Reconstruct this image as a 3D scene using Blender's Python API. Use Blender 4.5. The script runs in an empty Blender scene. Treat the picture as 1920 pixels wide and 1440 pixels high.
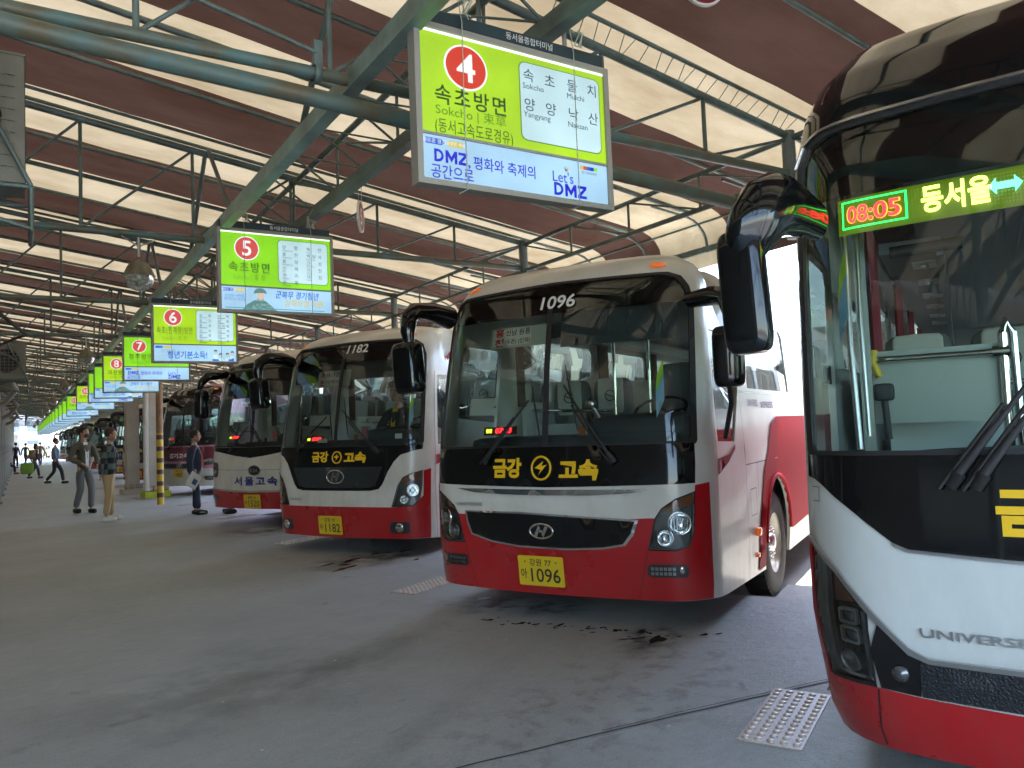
import bpy, bmesh, math, random
from math import sin, cos, pi, radians, sqrt, atan2
from mathutils import Vector, Matrix, geometry
random.seed(7)
S = bpy.context.scene
COL = S.collection

# ------------------------------------------------------------------ camera
CAM_H = 1.5
AZ, PITCH, ROLL = radians(32.4), radians(3.16), radians(2.32)
fw = Vector((sin(AZ) * cos(PITCH), cos(AZ) * cos(PITCH), sin(PITCH)))
rt = Vector((cos(AZ), -sin(AZ), 0)); up = rt.cross(fw)
r2 = rt * cos(ROLL) - up * sin(ROLL); u2 = up * cos(ROLL) + rt * sin(ROLL)
cd = bpy.data.cameras.new('camera'); cam = bpy.data.objects.new('camera', cd); COL.objects.link(cam)
cam.matrix_world = Matrix(((r2.x, u2.x, -fw.x, 0), (r2.y, u2.y, -fw.y, 0), (r2.z, u2.z, -fw.z, CAM_H), (0, 0, 0, 1)))
cd.sensor_width = 36.0; cd.lens = 36.0 * 1460 / 1920; cd.clip_start = 0.02; cd.clip_end = 3000
S.camera = cam
# ------------------------------------------------------------------ world, sun, exposure
W = bpy.data.worlds.new('World'); S.world = W; W.use_nodes = True
nt = W.node_tree; nt.nodes.clear()
SUN_EL, SUN_AZ = radians(75), radians(60)      # azimuth measured from +Y towards +X
sky = nt.nodes.new('ShaderNodeTexSky'); sky.sky_type = 'NISHITA'; sky.sun_disc = False
sky.sun_elevation = SUN_EL; sky.sun_rotation = SUN_AZ; sky.dust_density = 1.2; sky.air_density = 1.0; sky.ozone_density = 1.0
bg = nt.nodes.new('ShaderNodeBackground'); bg.inputs[1].default_value = 0.15
wo = nt.nodes.new('ShaderNodeOutputWorld')
nt.links.new(sky.outputs[0], bg.inputs[0]); nt.links.new(bg.outputs[0], wo.inputs[0])
sl = bpy.data.lights.new('sun', 'SUN'); sl.energy = 3.0; sl.angle = radians(0.6); sl.color = (1, .93, .83)
sun = bpy.data.objects.new('sun', sl); COL.objects.link(sun)
sun.rotation_euler = (pi / 2 - SUN_EL, 0, pi - SUN_AZ)
S.view_settings.view_transform = 'Standard'; S.view_settings.look = 'None'
S.view_settings.exposure = 3.5; S.view_settings.gamma = 1.0; S.view_settings.use_curve_mapping = False
S.render.engine = 'CYCLES'
cy = S.cycles
cy.use_denoising = True; cy.max_bounces = 10; cy.diffuse_bounces = 5; cy.glossy_bounces = 4
cy.transparent_max_bounces = 24; cy.transmission_bounces = 6; cy.caustics_reflective = False; cy.caustics_refractive = False
cy.sample_clamp_indirect = 6.0

# ------------------------------------------------------------------ materials
MATS = {}
def mat(name, col=(.5, .5, .5), rough=.5, metal=0., emit=None, es=1., noise=0., nscale=4., bump=0., bscale=60., coat=0., spec=.5, col2=None, detail=4., stretch=None, coord='Object', sheen=0.):
    if name in MATS: return MATS[name]
    m = bpy.data.materials.new(name); m.use_nodes = True; MATS[name] = m
    n = m.node_tree.nodes; l = m.node_tree.links
    b = n['Principled BSDF']
    b.inputs['Base Color'].default_value = (*col, 1); b.inputs['Roughness'].default_value = rough
    b.inputs['Metallic'].default_value = metal; b.inputs['Specular IOR Level'].default_value = spec
    if coat: b.inputs['Coat Weight'].default_value = coat; b.inputs['Coat Roughness'].default_value = .04
    if emit:
        b.inputs['Emission Color'].default_value = (*emit, 1); b.inputs['Emission Strength'].default_value = es
    if noise or bump:
        tc = n.new('ShaderNodeTexCoord'); mp = n.new('ShaderNodeMapping'); l.new(tc.outputs[coord], mp.inputs[0])
        if stretch: mp.inputs['Scale'].default_value = stretch
    if noise:
        nz = n.new('ShaderNodeTexNoise'); nz.inputs['Scale'].default_value = nscale; nz.inputs['Detail'].default_value = detail; nz.inputs['Roughness'].default_value = .6
        l.new(mp.outputs[0], nz.inputs['Vector'])
        cr = n.new('ShaderNodeValToRGB'); cr.color_ramp.elements[0].position = .32; cr.color_ramp.elements[1].position = .68
        c2 = col2 or tuple(c * (1 - noise) for c in col)
        cr.color_ramp.elements[0].color = (*c2, 1); cr.color_ramp.elements[1].color = (*col, 1)
        l.new(nz.outputs[0], cr.inputs[0]); l.new(cr.outputs[0], b.inputs['Base Color'])
        mr = n.new('ShaderNodeMapRange'); mr.inputs[3].default_value = max(.02, rough - .08); mr.inputs[4].default_value = min(1, rough + .12)
        l.new(nz.outputs[0], mr.inputs[0]); l.new(mr.outputs[0], b.inputs['Roughness'])
    if bump:
        n2 = n.new('ShaderNodeTexNoise'); n2.inputs['Scale'].default_value = bscale; n2.inputs['Detail'].default_value = 3
        l.new(mp.outputs[0], n2.inputs['Vector'])
        bp = n.new('ShaderNodeBump'); bp.inputs['Strength'].default_value = bump; bp.inputs['Distance'].default_value = .01
        l.new(n2.outputs[0], bp.inputs['Height']); l.new(bp.outputs[0], b.inputs['Normal'])
    return m
def add_dirt(m, z0=.15, z1=1.1, dcol=(.20, .18, .15), amt=.35):
    n = m.node_tree.nodes; l = m.node_tree.links; b = n['Principled BSDF']; tc = n.new('ShaderNodeTexCoord'); sx = n.new('ShaderNodeSeparateXYZ'); l.new(tc.outputs['Object'], sx.inputs[0])
    mr = n.new('ShaderNodeMapRange'); mr.inputs[1].default_value = z0; mr.inputs[2].default_value = z1; mr.inputs[3].default_value = 1; mr.inputs[4].default_value = .12; l.new(sx.outputs[2], mr.inputs[0])
    mp = n.new('ShaderNodeMapping'); mp.inputs['Scale'].default_value = (3, 3, 1.0); l.new(tc.outputs['Object'], mp.inputs[0])
    nz = n.new('ShaderNodeTexNoise'); nz.inputs['Scale'].default_value = 3.0; nz.inputs['Detail'].default_value = 9; nz.inputs['Roughness'].default_value = .7; l.new(mp.outputs[0], nz.inputs['Vector'])
    r2 = n.new('ShaderNodeMapRange'); r2.inputs[1].default_value = .40; r2.inputs[2].default_value = .72; l.new(nz.outputs[0], r2.inputs[0])
    mu = n.new('ShaderNodeMath'); mu.operation = 'MULTIPLY'; l.new(mr.outputs[0], mu.inputs[0]); l.new(r2.outputs[0], mu.inputs[1])
    m2 = n.new('ShaderNodeMath'); m2.operation = 'MULTIPLY'; m2.inputs[1].default_value = amt; l.new(mu.outputs[0], m2.inputs[0])
    mx = n.new('ShaderNodeMix'); mx.data_type = 'RGBA'; l.new(m2.outputs[0], mx.inputs[0]); mx.inputs[7].default_value = (*dcol, 1)
    lk = b.inputs['Base Color'].links
    if lk: src = lk[0].from_socket; l.new(src, mx.inputs[6])
    else: mx.inputs[6].default_value = b.inputs['Base Color'].default_value
    l.new(mx.outputs[2], b.inputs['Base Color']); return m
def emis(name, col, s):
    s *= 2.0 / 11.3
    return mat(name, (.02, .02, .02), .4, emit=col, es=s)
def glass_mat(name, tint, refl=1.0, rough=0.0, dirt=0.0):
    if name in MATS: return MATS[name]
    m = bpy.data.materials.new(name); m.use_nodes = True; MATS[name] = m
    n = m.node_tree.nodes; l = m.node_tree.links; n.clear()
    o = n.new('ShaderNodeOutputMaterial'); tr = n.new('ShaderNodeBsdfTransparent'); gl = n.new('ShaderNodeBsdfGlossy')
    tr.inputs[0].default_value = (*tint, 1); gl.inputs['Roughness'].default_value = rough; gl.inputs[0].default_value = (1, 1, 1, 1)
    fr = n.new('ShaderNodeFresnel'); fr.inputs[0].default_value = 1.52
    mu = n.new('ShaderNodeMath'); mu.operation = 'MULTIPLY'; mu.inputs[1].default_value = refl; mu.use_clamp = True
    mx = n.new('ShaderNodeMixShader'); l.new(fr.outputs[0], mu.inputs[0]); l.new(mu.outputs[0], mx.inputs[0])
    l.new(tr.outputs[0], mx.inputs[1]); l.new(gl.outputs[0], mx.inputs[2]); last = mx
    if dirt:
        df = n.new('ShaderNodeBsdfDiffuse'); df.inputs[0].default_value = (.5, .5, .45, 1)
        nz = n.new('ShaderNodeTexNoise'); nz.inputs['Scale'].default_value = 5; nz.inputs['Detail'].default_value = 5
        mr = n.new('ShaderNodeMapRange'); mr.inputs[1].default_value = .4; mr.inputs[2].default_value = .8; mr.inputs[3].default_value = dirt * .3; mr.inputs[4].default_value = dirt
        l.new(nz.outputs[0], mr.inputs[0]); m2 = n.new('ShaderNodeMixShader'); l.new(mr.outputs[0], m2.inputs[0]); l.new(mx.outputs[0], m2.inputs[1]); l.new(df.outputs[0], m2.inputs[2]); last = m2
    l.new(last.outputs[0], o.inputs[0]); return m
def fabric_mat(name, col, tcol, trans):
    m = bpy.data.materials.new(name); m.use_nodes = True; MATS[name] = m
    n = m.node_tree.nodes; l = m.node_tree.links; n.clear()
    o = n.new('ShaderNodeOutputMaterial'); d = n.new('ShaderNodeBsdfDiffuse'); t = n.new('ShaderNodeBsdfTranslucent')
    tc = n.new('ShaderNodeTexCoord'); mp = n.new('ShaderNodeMapping'); mp.inputs['Scale'].default_value = (.55, 1.1, 1)
    l.new(tc.outputs['Object'], mp.inputs[0])
    nz = n.new('ShaderNodeTexNoise'); nz.inputs['Scale'].default_value = 1.6; nz.inputs['Detail'].default_value = 7; nz.inputs['Roughness'].default_value = .62
    l.new(mp.outputs[0], nz.inputs['Vector'])
    def ramp(c):
        r = n.new('ShaderNodeValToRGB'); r.color_ramp.elements[0].position = .3; r.color_ramp.elements[1].position = .62
        r.color_ramp.elements[0].color = (c[0] * .66, c[1] * .62, c[2] * .54, 1); r.color_ramp.elements[1].color = (*c, 1)
        l.new(nz.outputs[0], r.inputs[0]); return r
    ra, rb = ramp(col), ramp(tcol); l.new(ra.outputs[0], d.inputs[0]); l.new(rb.outputs[0], t.inputs[0])
    mx = n.new('ShaderNodeMixShader'); mx.inputs[0].default_value = trans
    l.new(d.outputs[0], mx.inputs[1]); l.new(t.outputs[0], mx.inputs[2])
    w = n.new('ShaderNodeTexNoise'); w.inputs['Scale'].default_value = 3.5; w.inputs['Detail'].default_value = 3; w.inputs['Distortion'].default_value = 1.6
    l.new(mp.outputs[0], w.inputs['Vector']); bp = n.new('ShaderNodeBump'); bp.inputs['Strength'].default_value = .35; bp.inputs['Distance'].default_value = .05
    l.new(w.outputs[0], bp.inputs['Height']); l.new(bp.outputs[0], d.inputs['Normal']); l.new(bp.outputs[0], t.inputs['Normal'])
    l.new(mx.outputs[0], o.inputs[0]); return m
M_cream = fabric_mat('canopy_cream', (.62, .55, .40), (.104, .086, .058), .5)
M_maroon = fabric_mat('canopy_maroon', (.12, .07, .058), (.0145, .0080, .0062), .42)
M_steel = mat('green_painted_steel', (.15, .21, .20), .42, noise=1, col2=(.07, .085, .065), nscale=3.5, bump=.12, bscale=40, coord='Object', detail=7)
M_pipe = mat('mossy_green_pipe', (.10, .19, .18), .45, noise=1, col2=(.13, .10, .05), nscale=5, bump=.2, bscale=30, detail=9)
M_black = mat('black_gloss', (.003, .004, .0045), .08, coat=.15, spec=.4)
M_rubber = mat('black_rubber', (.012, .012, .013), .6)
M_dark = mat('dark_plastic', (.022, .026, .03), .45, bump=.08, bscale=200)
M_white = mat('white_bus_paint', (.74, .74, .69), .3, coat=.22, noise=1, col2=(.60, .59, .52), nscale=2.2, detail=8)
M_white2 = mat('pale_bus_paint', (.62, .66, .62), .2, coat=.6)
M_red = mat('red_bus_paint', (.46, .006, .010), .27, coat=.3, noise=1, col2=(.40, .007, .01), nscale=2.5)
add_dirt(M_white); add_dirt(M_white2); add_dirt(M_red, .15, .9, (.16, .10, .08), .25)
M_redv = add_dirt(mat('red_vinyl_livery', (.40, .006, .016), .6, spec=.12), .1, .9, (.2, .12, .1), .3)
M_chrome = mat('chrome', (.75, .76, .76), .08, metal=1)
M_satin = mat('satin_metal', (.55, .56, .56), .3, metal=1)
M_glass = glass_mat('green_tinted_glass', (.82, .92, .87), .95, 0.0, .006)
M_gdark = glass_mat('dark_tinted_glass', (.34, .44, .42), 1.5, 0.0, .03)
M_lens = glass_mat('clear_lens', (.86, .9, .9), 1.2, .0)
M_yel = mat('yellow_plate', (.72, .52, .02), .35)
M_gold = mat('yellow_lettering', (.85, .52, .01), .4)
M_ltr_w = mat('white_lettering', (.8, .8, .76), .4)
M_ltr_k = mat('black_lettering', (.02, .02, .025), .5)
M_ltr_b = mat('blue_lettering', (.02, .02, .22), .4)
M_ltr_r = mat('red_lettering', (.6, .02, .02), .4)
M_amber = mat('amber_lens', (.65, .13, .01), .18, coat=.5, emit=(.6, .12, .01), es=.05)
M_seat = mat('grey_seat_cloth', (.15, .17, .17), .85, bump=.1, bscale=150)
M_cover = mat('pale_seat_cover', (.60, .65, .60), .85)
M_inner = mat('interior_panel', (.55, .60, .57), .6)
M_dkin = mat('dark_interior', (.022, .032, .038), .6)
M_curt = mat('brown_curtain', (.17, .12, .09), .9)
M_curtr = mat('maroon_curtain', (.22, .02, .035), .9)
M_conc = mat('concrete_pillar', (.60, .58, .51), .85, noise=.25, nscale=2, bump=.2, bscale=40)
M_rope = mat('pale_rope', (.42, .46, .36), .9)
M_frame = mat('grey_sign_frame', (.30, .29, .25), .45)
M_navyh = mat('navy_sign_header', (.012, .035, .045), .45)
E_green = emis('lit_lime', (.28, .78, .012), .50)
E_green2 = emis('lit_lime_yellow', (.44, .77, .010), .50)
E_white = emis('lit_pale_panel', (.60, .86, .93), .50)
E_sky = emis('lit_sky_panel', (.42, .70, .94), .50)
def vary(m, a=.82, b=1.14, sc=2.2):
    n = m.node_tree.nodes; l = m.node_tree.links; p = n['Principled BSDF']; tc = n.new('ShaderNodeTexCoord'); nz = n.new('ShaderNodeTexNoise'); nz.inputs['Scale'].default_value = sc; nz.inputs['Detail'].default_value = 2
    mr = n.new('ShaderNodeMapRange'); s0 = p.inputs['Emission Strength'].default_value; mr.inputs[1].default_value = .3; mr.inputs[2].default_value = .7; mr.inputs[3].default_value = s0 * a; mr.inputs[4].default_value = s0 * b
    l.new(tc.outputs['Object'], nz.inputs['Vector']); l.new(nz.outputs[0], mr.inputs[0]); l.new(mr.outputs[0], p.inputs['Emission Strength'])
for m_ in (E_green, E_green2, E_white, E_sky): vary(m_)
E_tube = emis('lit_tube_edge', (.85, 1., .8), .85)
E_red = emis('lit_red', (.80, .045, .015), .42)
E_pink = emis('lit_rose', (.80, .10, .09), .42)
E_wht = emis('lit_white', (1, 1, 1), .5)
E_dgr = emis('lit_dark_green', (.02, .10, .01), .25)
E_mgr = emis('lit_mid_green', (.12, .35, .02), .35)
E_navy = emis('lit_navy', (.01, .03, .10), .35)
E_blue = emis('lit_blue', (.0, .0, .70), .45)
E_mblue = emis('lit_mid_blue', (.02, .14, .72), .45)
E_cyan = emis('lit_cyan', (.10, .45, .62), .4)
E_gold = emis('lit_gold', (.75, .62, .12), .45)
E_skin = emis('lit_skin', (.80, .62, .5), .45)
E_camo = emis('lit_camo', (.13, .32, .30), .4)
E_camo2 = emis('lit_camo_light', (.32, .52, .48), .4)
E_hair = emis('lit_hair', (.03, .04, .06), .4)
L_red = emis('led_red', (1, .02, .03), 3.0)
L_amb = emis('led_amber', (1, .30, .02), 2.2)
L_grn = emis('led_green', (.02, 1, .12), 2.2)
L_yel = emis('led_yellow', (.78, 1, .12), 2.6)
L_cyn = emis('led_cyan', (.15, 1, .5), 1.6)
L_wht = emis('lit_lamp', (1, .97, .85), 5.0)
M_ledbk = mat('led_board', (.03, .05, .015), .5, emit=(.10, .16, .005), es=.09)

# ------------------------------------------------------------------ mesh helpers
class MB:
    def __init__(s): s.v = []; s.f = []; s.sm = []
    def add(s, vs, fs, smooth=False, M=None):
        o = len(s.v)
        s.v += [tuple(M @ Vector(p)) if M else tuple(p) for p in vs]
        s.f += [tuple(i + o for i in f) for f in fs]; s.sm += [smooth] * len(fs); return s
    def box(s, c, d, M=None, rz=0, ry=0, rx=0):
        x, y, z = d[0] / 2, d[1] / 2, d[2] / 2
        R = Matrix.Translation(c) @ Matrix.Rotation(rz, 4, 'Z') @ Matrix.Rotation(ry, 4, 'Y') @ Matrix.Rotation(rx, 4, 'X')
        if M: R = M @ R
        return s.add([(-x, -y, -z), (x, -y, -z), (x, y, -z), (-x, y, -z), (-x, -y, z), (x, -y, z), (x, y, z), (-x, y, z)],
                     [(0, 3, 2, 1), (4, 5, 6, 7), (0, 1, 5, 4), (1, 2, 6, 5), (2, 3, 7, 6), (3, 0, 4, 7)], False, R)
    def tube(s, a, b, r, n=8, r2=None, cap=True):
        a, b = Vector(a), Vector(b); d = b - a
        if d.length < 1e-6: return s
        q = d.to_track_quat('Z', 'Y').to_matrix().to_4x4(); R = Matrix.Translation(a) @ q; L = d.length; r2 = r if r2 is None else r2
        vs = [(cos(2 * pi * i / n) * r, sin(2 * pi * i / n) * r, 0) for i in range(n)] + [(cos(2 * pi * i / n) * r2, sin(2 * pi * i / n) * r2, L) for i in range(n)]
        s.add(vs, [(i, (i + 1) % n, n + (i + 1) % n, n + i) for i in range(n)], True, R)
        if cap: s.add(vs, [tuple(range(n - 1, -1, -1)), tuple(range(n, 2 * n))], False, R)
        return s
    def path(s, pts, rs, n=8, flat=1.0):
        pts = [Vector(p) for p in pts]; rings = []; ref = None
        for i, p in enumerate(pts):
            d = (pts[min(i + 1, len(pts) - 1)] - pts[max(i - 1, 0)]).normalized()
            if ref is None: ref = Vector((0, 0, 1)) if abs(d.z) < .9 else Vector((1, 0, 0))
            a = (ref - d * ref.dot(d)).normalized(); b = d.cross(a); ref = a
            r = rs[i] if isinstance(rs, (list, tuple)) else rs
            rings.append([p + a * cos(2 * pi * k / n) * r + b * sin(2 * pi * k / n) * r * flat for k in range(n)])
        vs = [v for r_ in rings for v in r_]; fs = []
        for i in range(len(pts) - 1):
            for k in range(n): fs.append((i * n + k, i * n + (k + 1) % n, (i + 1) * n + (k + 1) % n, (i + 1) * n + k))
        s.add(vs, fs, True); m = (len(pts) - 1) * n
        s.add(vs, [tuple(range(n - 1, -1, -1)), tuple(range(m, m + n))], True); return s
    def lathe(s, prof, n=24, M=None, smooth=True):
        vs = [(r * cos(2 * pi * k / n), r * sin(2 * pi * k / n), z) for r, z in prof for k in range(n)]
        fs = [(i * n + k, i * n + (k + 1) % n, (i + 1) * n + (k + 1) % n, (i + 1) * n + k) for i in range(len(prof) - 1) for k in range(n)]
        return s.add(vs, fs, smooth, M)
    def blob(s, c, d, e=.45, nu=16, nv=10, M=None, e2=None):
        def sp(a, p): return math.copysign(abs(a) ** p, a)
        e2 = e if e2 is None else e2
        vs = []
        for j in range(nv + 1):
            t = -pi / 2 + pi * j / nv
            for i in range(nu):
                a = 2 * pi * i / nu
                vs.append((c[0] + d[0] / 2 * sp(cos(t), e2) * sp(cos(a), e), c[1] + d[1] / 2 * sp(cos(t), e2) * sp(sin(a), e), c[2] + d[2] / 2 * sp(sin(t), e2)))
        fs = [(j * nu + i, j * nu + (i + 1) % nu, (j + 1) * nu + (i + 1) % nu, (j + 1) * nu + i) for j in range(nv) for i in range(nu)]
        return s.add(vs, fs, True, M)
    def poly(s, pts, M=None): return s.add(pts, [tuple(range(len(pts)))], False, M)
    def prism(s, pts, h, M=None):
        n = len(pts); vs = [(x, y, 0) for x, y in pts] + [(x, y, h) for x, y in pts]
        return s.add(vs, [tuple(range(n - 1, -1, -1)), tuple(range(n, 2 * n))] + [(i, (i + 1) % n, n + (i + 1) % n, n + i) for i in range(n)], False, M)
    def data(s, name, m):
        me = bpy.data.meshes.new(name); me.from_pydata(s.v, [], s.f); me.materials.append(m)
        me.polygons.foreach_set('use_smooth', s.sm); me.update(); return me
    def build(s, name, m, parent=None, **k):
        return link(name, s.data(name, m), parent, **k)
def link(name, me, parent=None, label=None, cat=None, group=None, kind=None, loc=None):
    o = bpy.data.objects.new(name, me); COL.objects.link(o)
    if parent is not None: o.parent = parent
    if loc is not None: o.location = loc
    return tag(o, label, cat, group, kind)
def tag(o, label=None, cat=None, group=None, kind=None):
    if label: o['label'] = label
    if cat: o['category'] = cat
    if group: o['group'] = group
    if kind: o['kind'] = kind
    return o
def thing(name, label, cat, loc=(0, 0, 0), rz=0, group=None):
    o = bpy.data.objects.new(name, None); COL.objects.link(o); o.location = loc; o.rotation_euler = (0, 0, rz)
    o.empty_display_size = .1
    return tag(o, label, cat, group)
def kids(o): return [c for c in KID.get(o.name, [])]
KID = {}
def index_kids():
    KID.clear()
    for o in COL.objects:
        if o.parent: KID.setdefault(o.parent.name, []).append(o)
def dup(o, parent=None, loc=None, rz=None, label=None):
    c = o.copy(); COL.objects.link(c)
    if parent is not None: c.parent = parent
    if loc is not None: c.location = loc
    if rz is not None: c.rotation_euler = (0, 0, rz)
    if label: c['label'] = label
    for k in kids(o): dup(k, c)
    return c

# text -> flat triangles (cached)
TXT = {}
def text_geo(t, size=1.0, bold=0.0, align='CENTER', res=3, shear=0.0, space=1.0):
    key = (t, round(bold, 4), align, res, shear, space)
    if key not in TXT:
        cu = bpy.data.curves.new('t', 'FONT'); cu.body = t; cu.size = 1; cu.align_x = align; cu.align_y = 'CENTER'
        cu.resolution_u = res; cu.offset = bold; cu.shear = shear; cu.space_character = space
        cu.fill_mode = 'BOTH'
        ob = bpy.data.objects.new('t', cu); me = ob.to_mesh()
        vs = [(v.co.x, v.co.y) for v in me.vertices]; fs = [tuple(p.vertices) for p in me.polygons]
        ob.to_mesh_clear(); bpy.data.objects.remove(ob); bpy.data.curves.remove(cu)
        if vs:   # centre vertically on the ink
            cyv = (max(v[1] for v in vs) + min(v[1] for v in vs)) / 2
            vs = [(x, y - cyv) for x, y in vs]
        TXT[key] = (vs, fs)
    vs, fs = TXT[key]
    return [(x * size, y * size) for x, y in vs], fs
def put_text(mb, t, x, z, size, fn, bold=0.0, align='CENTER', res=3, shear=0., space=1.0, sx=1.0, width=None):
    vs, fs = text_geo(t, size, bold, align, res, shear, space)
    if not vs: return
    if width:
        x0, x1 = min(v[0] for v in vs), max(v[0] for v in vs); sx = width / (x1 - x0); cx = (x0 + x1) / 2
        vs = [(v[0] - cx, v[1]) for v in vs]
    P = [fn(x + a * sx, z + b) for a, b in vs]
    good = []
    for f in fs:
        a, b, c = vs[f[0]], vs[f[1]], vs[f[2]]
        if (b[0] - a[0]) * (c[1] - a[1]) - (b[1] - a[1]) * (c[0] - a[0]) < 0: f = tuple(reversed(f))
        good.append(f)
    mb.add(P, good)
def ell(cx, cz, rx, rz, n=28): return [(cx + rx * cos(2 * pi * i / n), cz + rz * sin(2 * pi * i / n)) for i in range(n)]
def rrect(x0, z0, x1, z1, r, n=4):
    out = []
    for cx, cz, a0 in ((x1 - r, z1 - r, 0), (x0 + r, z1 - r, pi / 2), (x0 + r, z0 + r, pi), (x1 - r, z0 + r, 1.5 * pi)):
        out += [(cx + r * cos(a0 + pi / 2 * i / n), cz + r * sin(a0 + pi / 2 * i / n)) for i in range(n + 1)]
    return out

# ================================================================== ground
YAW = radians(27.7)
BAYS = [(3.13, -3.3), (3.115, .905), (3.42, 4.98), (3.35, 9.55), (3.3, 13.6), (3.4, 17.9), (3.7, 22.9)] + [(3.6, 27.2 + 4.1 * i) for i in range(24)]
Lx, Ly = cos(YAW), sin(YAW)
def bayp(k, x, y):
    o = BAYS[k]; return (o[0] + Lx * x - Ly * y, o[1] + Ly * x + Lx * y)
edge = [(2.6, -14)]
for k in range(len(BAYS)):
    edge += [bayp(k, 1.95, -1.38), bayp(k, 1.4, -1.38), bayp(k, 1.4, 1.38)]
    if k < len(BAYS) - 1:
        n = bayp(k + 1, 1.95, -1.38); b = bayp(k, 0, 0); edge.append(bayp(k, (n[0] - b[0]) * Lx + (n[1] - b[1]) * Ly, 1.38))
YEND = 93.
edge = [p for p in edge if p[1] < YEND] + [(5.5, YEND)]
def ground_mat():
    m = mat('concrete_floor', (.2, .2, .2), .55)
    n = m.node_tree.nodes; l = m.node_tree.links; b = n['Principled BSDF']
    tc = n.new('ShaderNodeTexCoord')
    def noise(sc, det, ro=.6, st=None, dist=0):
        x = n.new('ShaderNodeTexNoise'); x.inputs['Scale'].default_value = sc; x.inputs['Detail'].default_value = det; x.inputs['Roughness'].default_value = ro; x.inputs['Distortion'].default_value = dist
        if st:
            mp = n.new('ShaderNodeMapping'); mp.inputs['Scale'].default_value = st; l.new(tc.outputs['Object'], mp.inputs[0]); l.new(mp.outputs[0], x.inputs['Vector'])
        else: l.new(tc.outputs['Object'], x.inputs['Vector'])
        return x
    def ramp(src, p0, c0, p1, c1):
        r = n.new('ShaderNodeValToRGB'); r.color_ramp.elements[0].position = p0; r.color_ramp.elements[1].position = p1
        r.color_ramp.elements[0].color = (*c0, 1); r.color_ramp.elements[1].color = (*c1, 1); l.new(src.outputs[0], r.inputs[0]); return r
    def mul(a, c):
        x = n.new('ShaderNodeMix'); x.data_type = 'RGBA'; x.blend_type = 'MULTIPLY'; x.inputs[0].default_value = 1
        l.new(a.outputs[2] if a.type == 'MIX' else a.outputs[0], x.inputs[6]); l.new(c.outputs[0], x.inputs[7]); return x
    base = ramp(noise(.55, 8, .62), .3, (.29, .32, .325), .7, (.39, .42, .425))
    mid = ramp(noise(7, 8, .7, (1, 1.6, 1)), .33, (.89, .89, .88), .6, (1, 1, 1))
    fine = ramp(noise(85, 4, .7), .34, (.74, .74, .74), .5, (1, 1, 1))
    spots = ramp(noise(3.1, 3, .5, None, 1.2),   .25, (.70, .69, .66), .33, (1, 1, 1))
    c = mul(mul(mul(base, mid), fine), spots)
    l.new(c.outputs[2], b.inputs['Base Color'])
    mr = n.new('ShaderNodeMapRange'); mr.inputs[3].default_value = .34; mr.inputs[4].default_value = .66
    l.new(noise(1.3, 6).outputs[0], mr.inputs[0]); l.new(mr.outputs[0], b.inputs['Roughness'])
    bp = n.new('ShaderNodeBump'); bp.inputs['Strength'].default_value = .5; bp.inputs['Distance'].default_value = .006
    l.new(noise(70, 5, .75).outputs[0], bp.inputs['Height'])
    b2 = n.new('ShaderNodeBump'); b2.inputs['Strength'].default_value = .5; b2.inputs['Distance'].default_value = .02
    l.new(noise(9, 6, .7, (1, 1.5, 1)).outputs[0], b2.inputs['Height']); l.new(bp.outputs[0], b2.inputs['Normal']); l.new(b2.outputs[0], b.inputs['Normal'])
    return m
M_floor = ground_mat()
M_road = mat('asphalt_road', (.24, .24, .235), .8, noise=.3, nscale=3, bump=.4, bscale=120)
mb = MB(); mb.poly([(-900, -900, -.22), (1500, -900, -.22), (1500, 1500, -.22), (-900, 1500, -.22)])
mb.build('road', M_road, kind='structure')
pts = [(-30, -14)] + edge + [(-30, YEND)]
mb = MB(); n_ = len(pts)
mb.add([(x, y, 0) for x, y in pts], [tuple(range(n_))])
mb.add([(x, y, 0) for x, y in pts] + [(x, y, -.22) for x, y in pts], [(i, n_ + i, n_ + (i + 1) % n_, (i + 1) % n_) for i in range(n_)])
plat = mb.build('platform_floor', M_floor, kind='structure')
# joint in the slab
def strip(name, pl, w, z, m, parent=None, **k):
    mb = MB()
    for i in range(len(pl) - 1):
        a, b = Vector((*pl[i], z)), Vector((*pl[i + 1], z)); d = (b - a).normalized(); q = Vector((-d.y, d.x, 0)) * w / 2
        mb.add([a - q, b - q, b + q, a + q], [(0, 1, 2, 3)])
    return mb.build(name, m, parent, **k)
M_joint = mat('joint_filler', (.055, .06, .065), .8, noise=.4, nscale=30)
jp = [(1.0, 3.26)] + [(1.3 + i * .22, 3.19 - .022 * i * 1.0 - .002 * i * i * .3 + random.uniform(-.006, .006)) for i in range(14)]
strip('slab_joint', jp, .013, .003, M_joint, plat)
strip('slab_joint', [(x, y + .03 + random.uniform(-.004, .004)) for x, y in jp[6:]], .006, .003, M_joint, plat)
M_oil = mat('oil_stain', (.03, .026, .02), .22, noise=.5, nscale=12)
def stain(cx, cy, rx, ry, rz, seed):
    r = random.Random(seed); n = 22; ph = [r.uniform(0, 6.3) for _ in range(4)]
    pt = []
    for i in range(n):
        a = 2 * pi * i / n; k = 1 + .22 * sin(2 * a + ph[0]) + .18 * sin(3 * a + ph[1]) + .15 * sin(5 * a + ph[2]) + .1 * sin(7 * a + ph[3])
        x, y = rx * k * cos(a), ry * k * sin(a); pt.append((cx + x * cos(rz) - y * sin(rz), cy + x * sin(rz) + y * cos(rz), .003))
    return pt
mb = MB()
r = random.Random(3)
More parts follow.
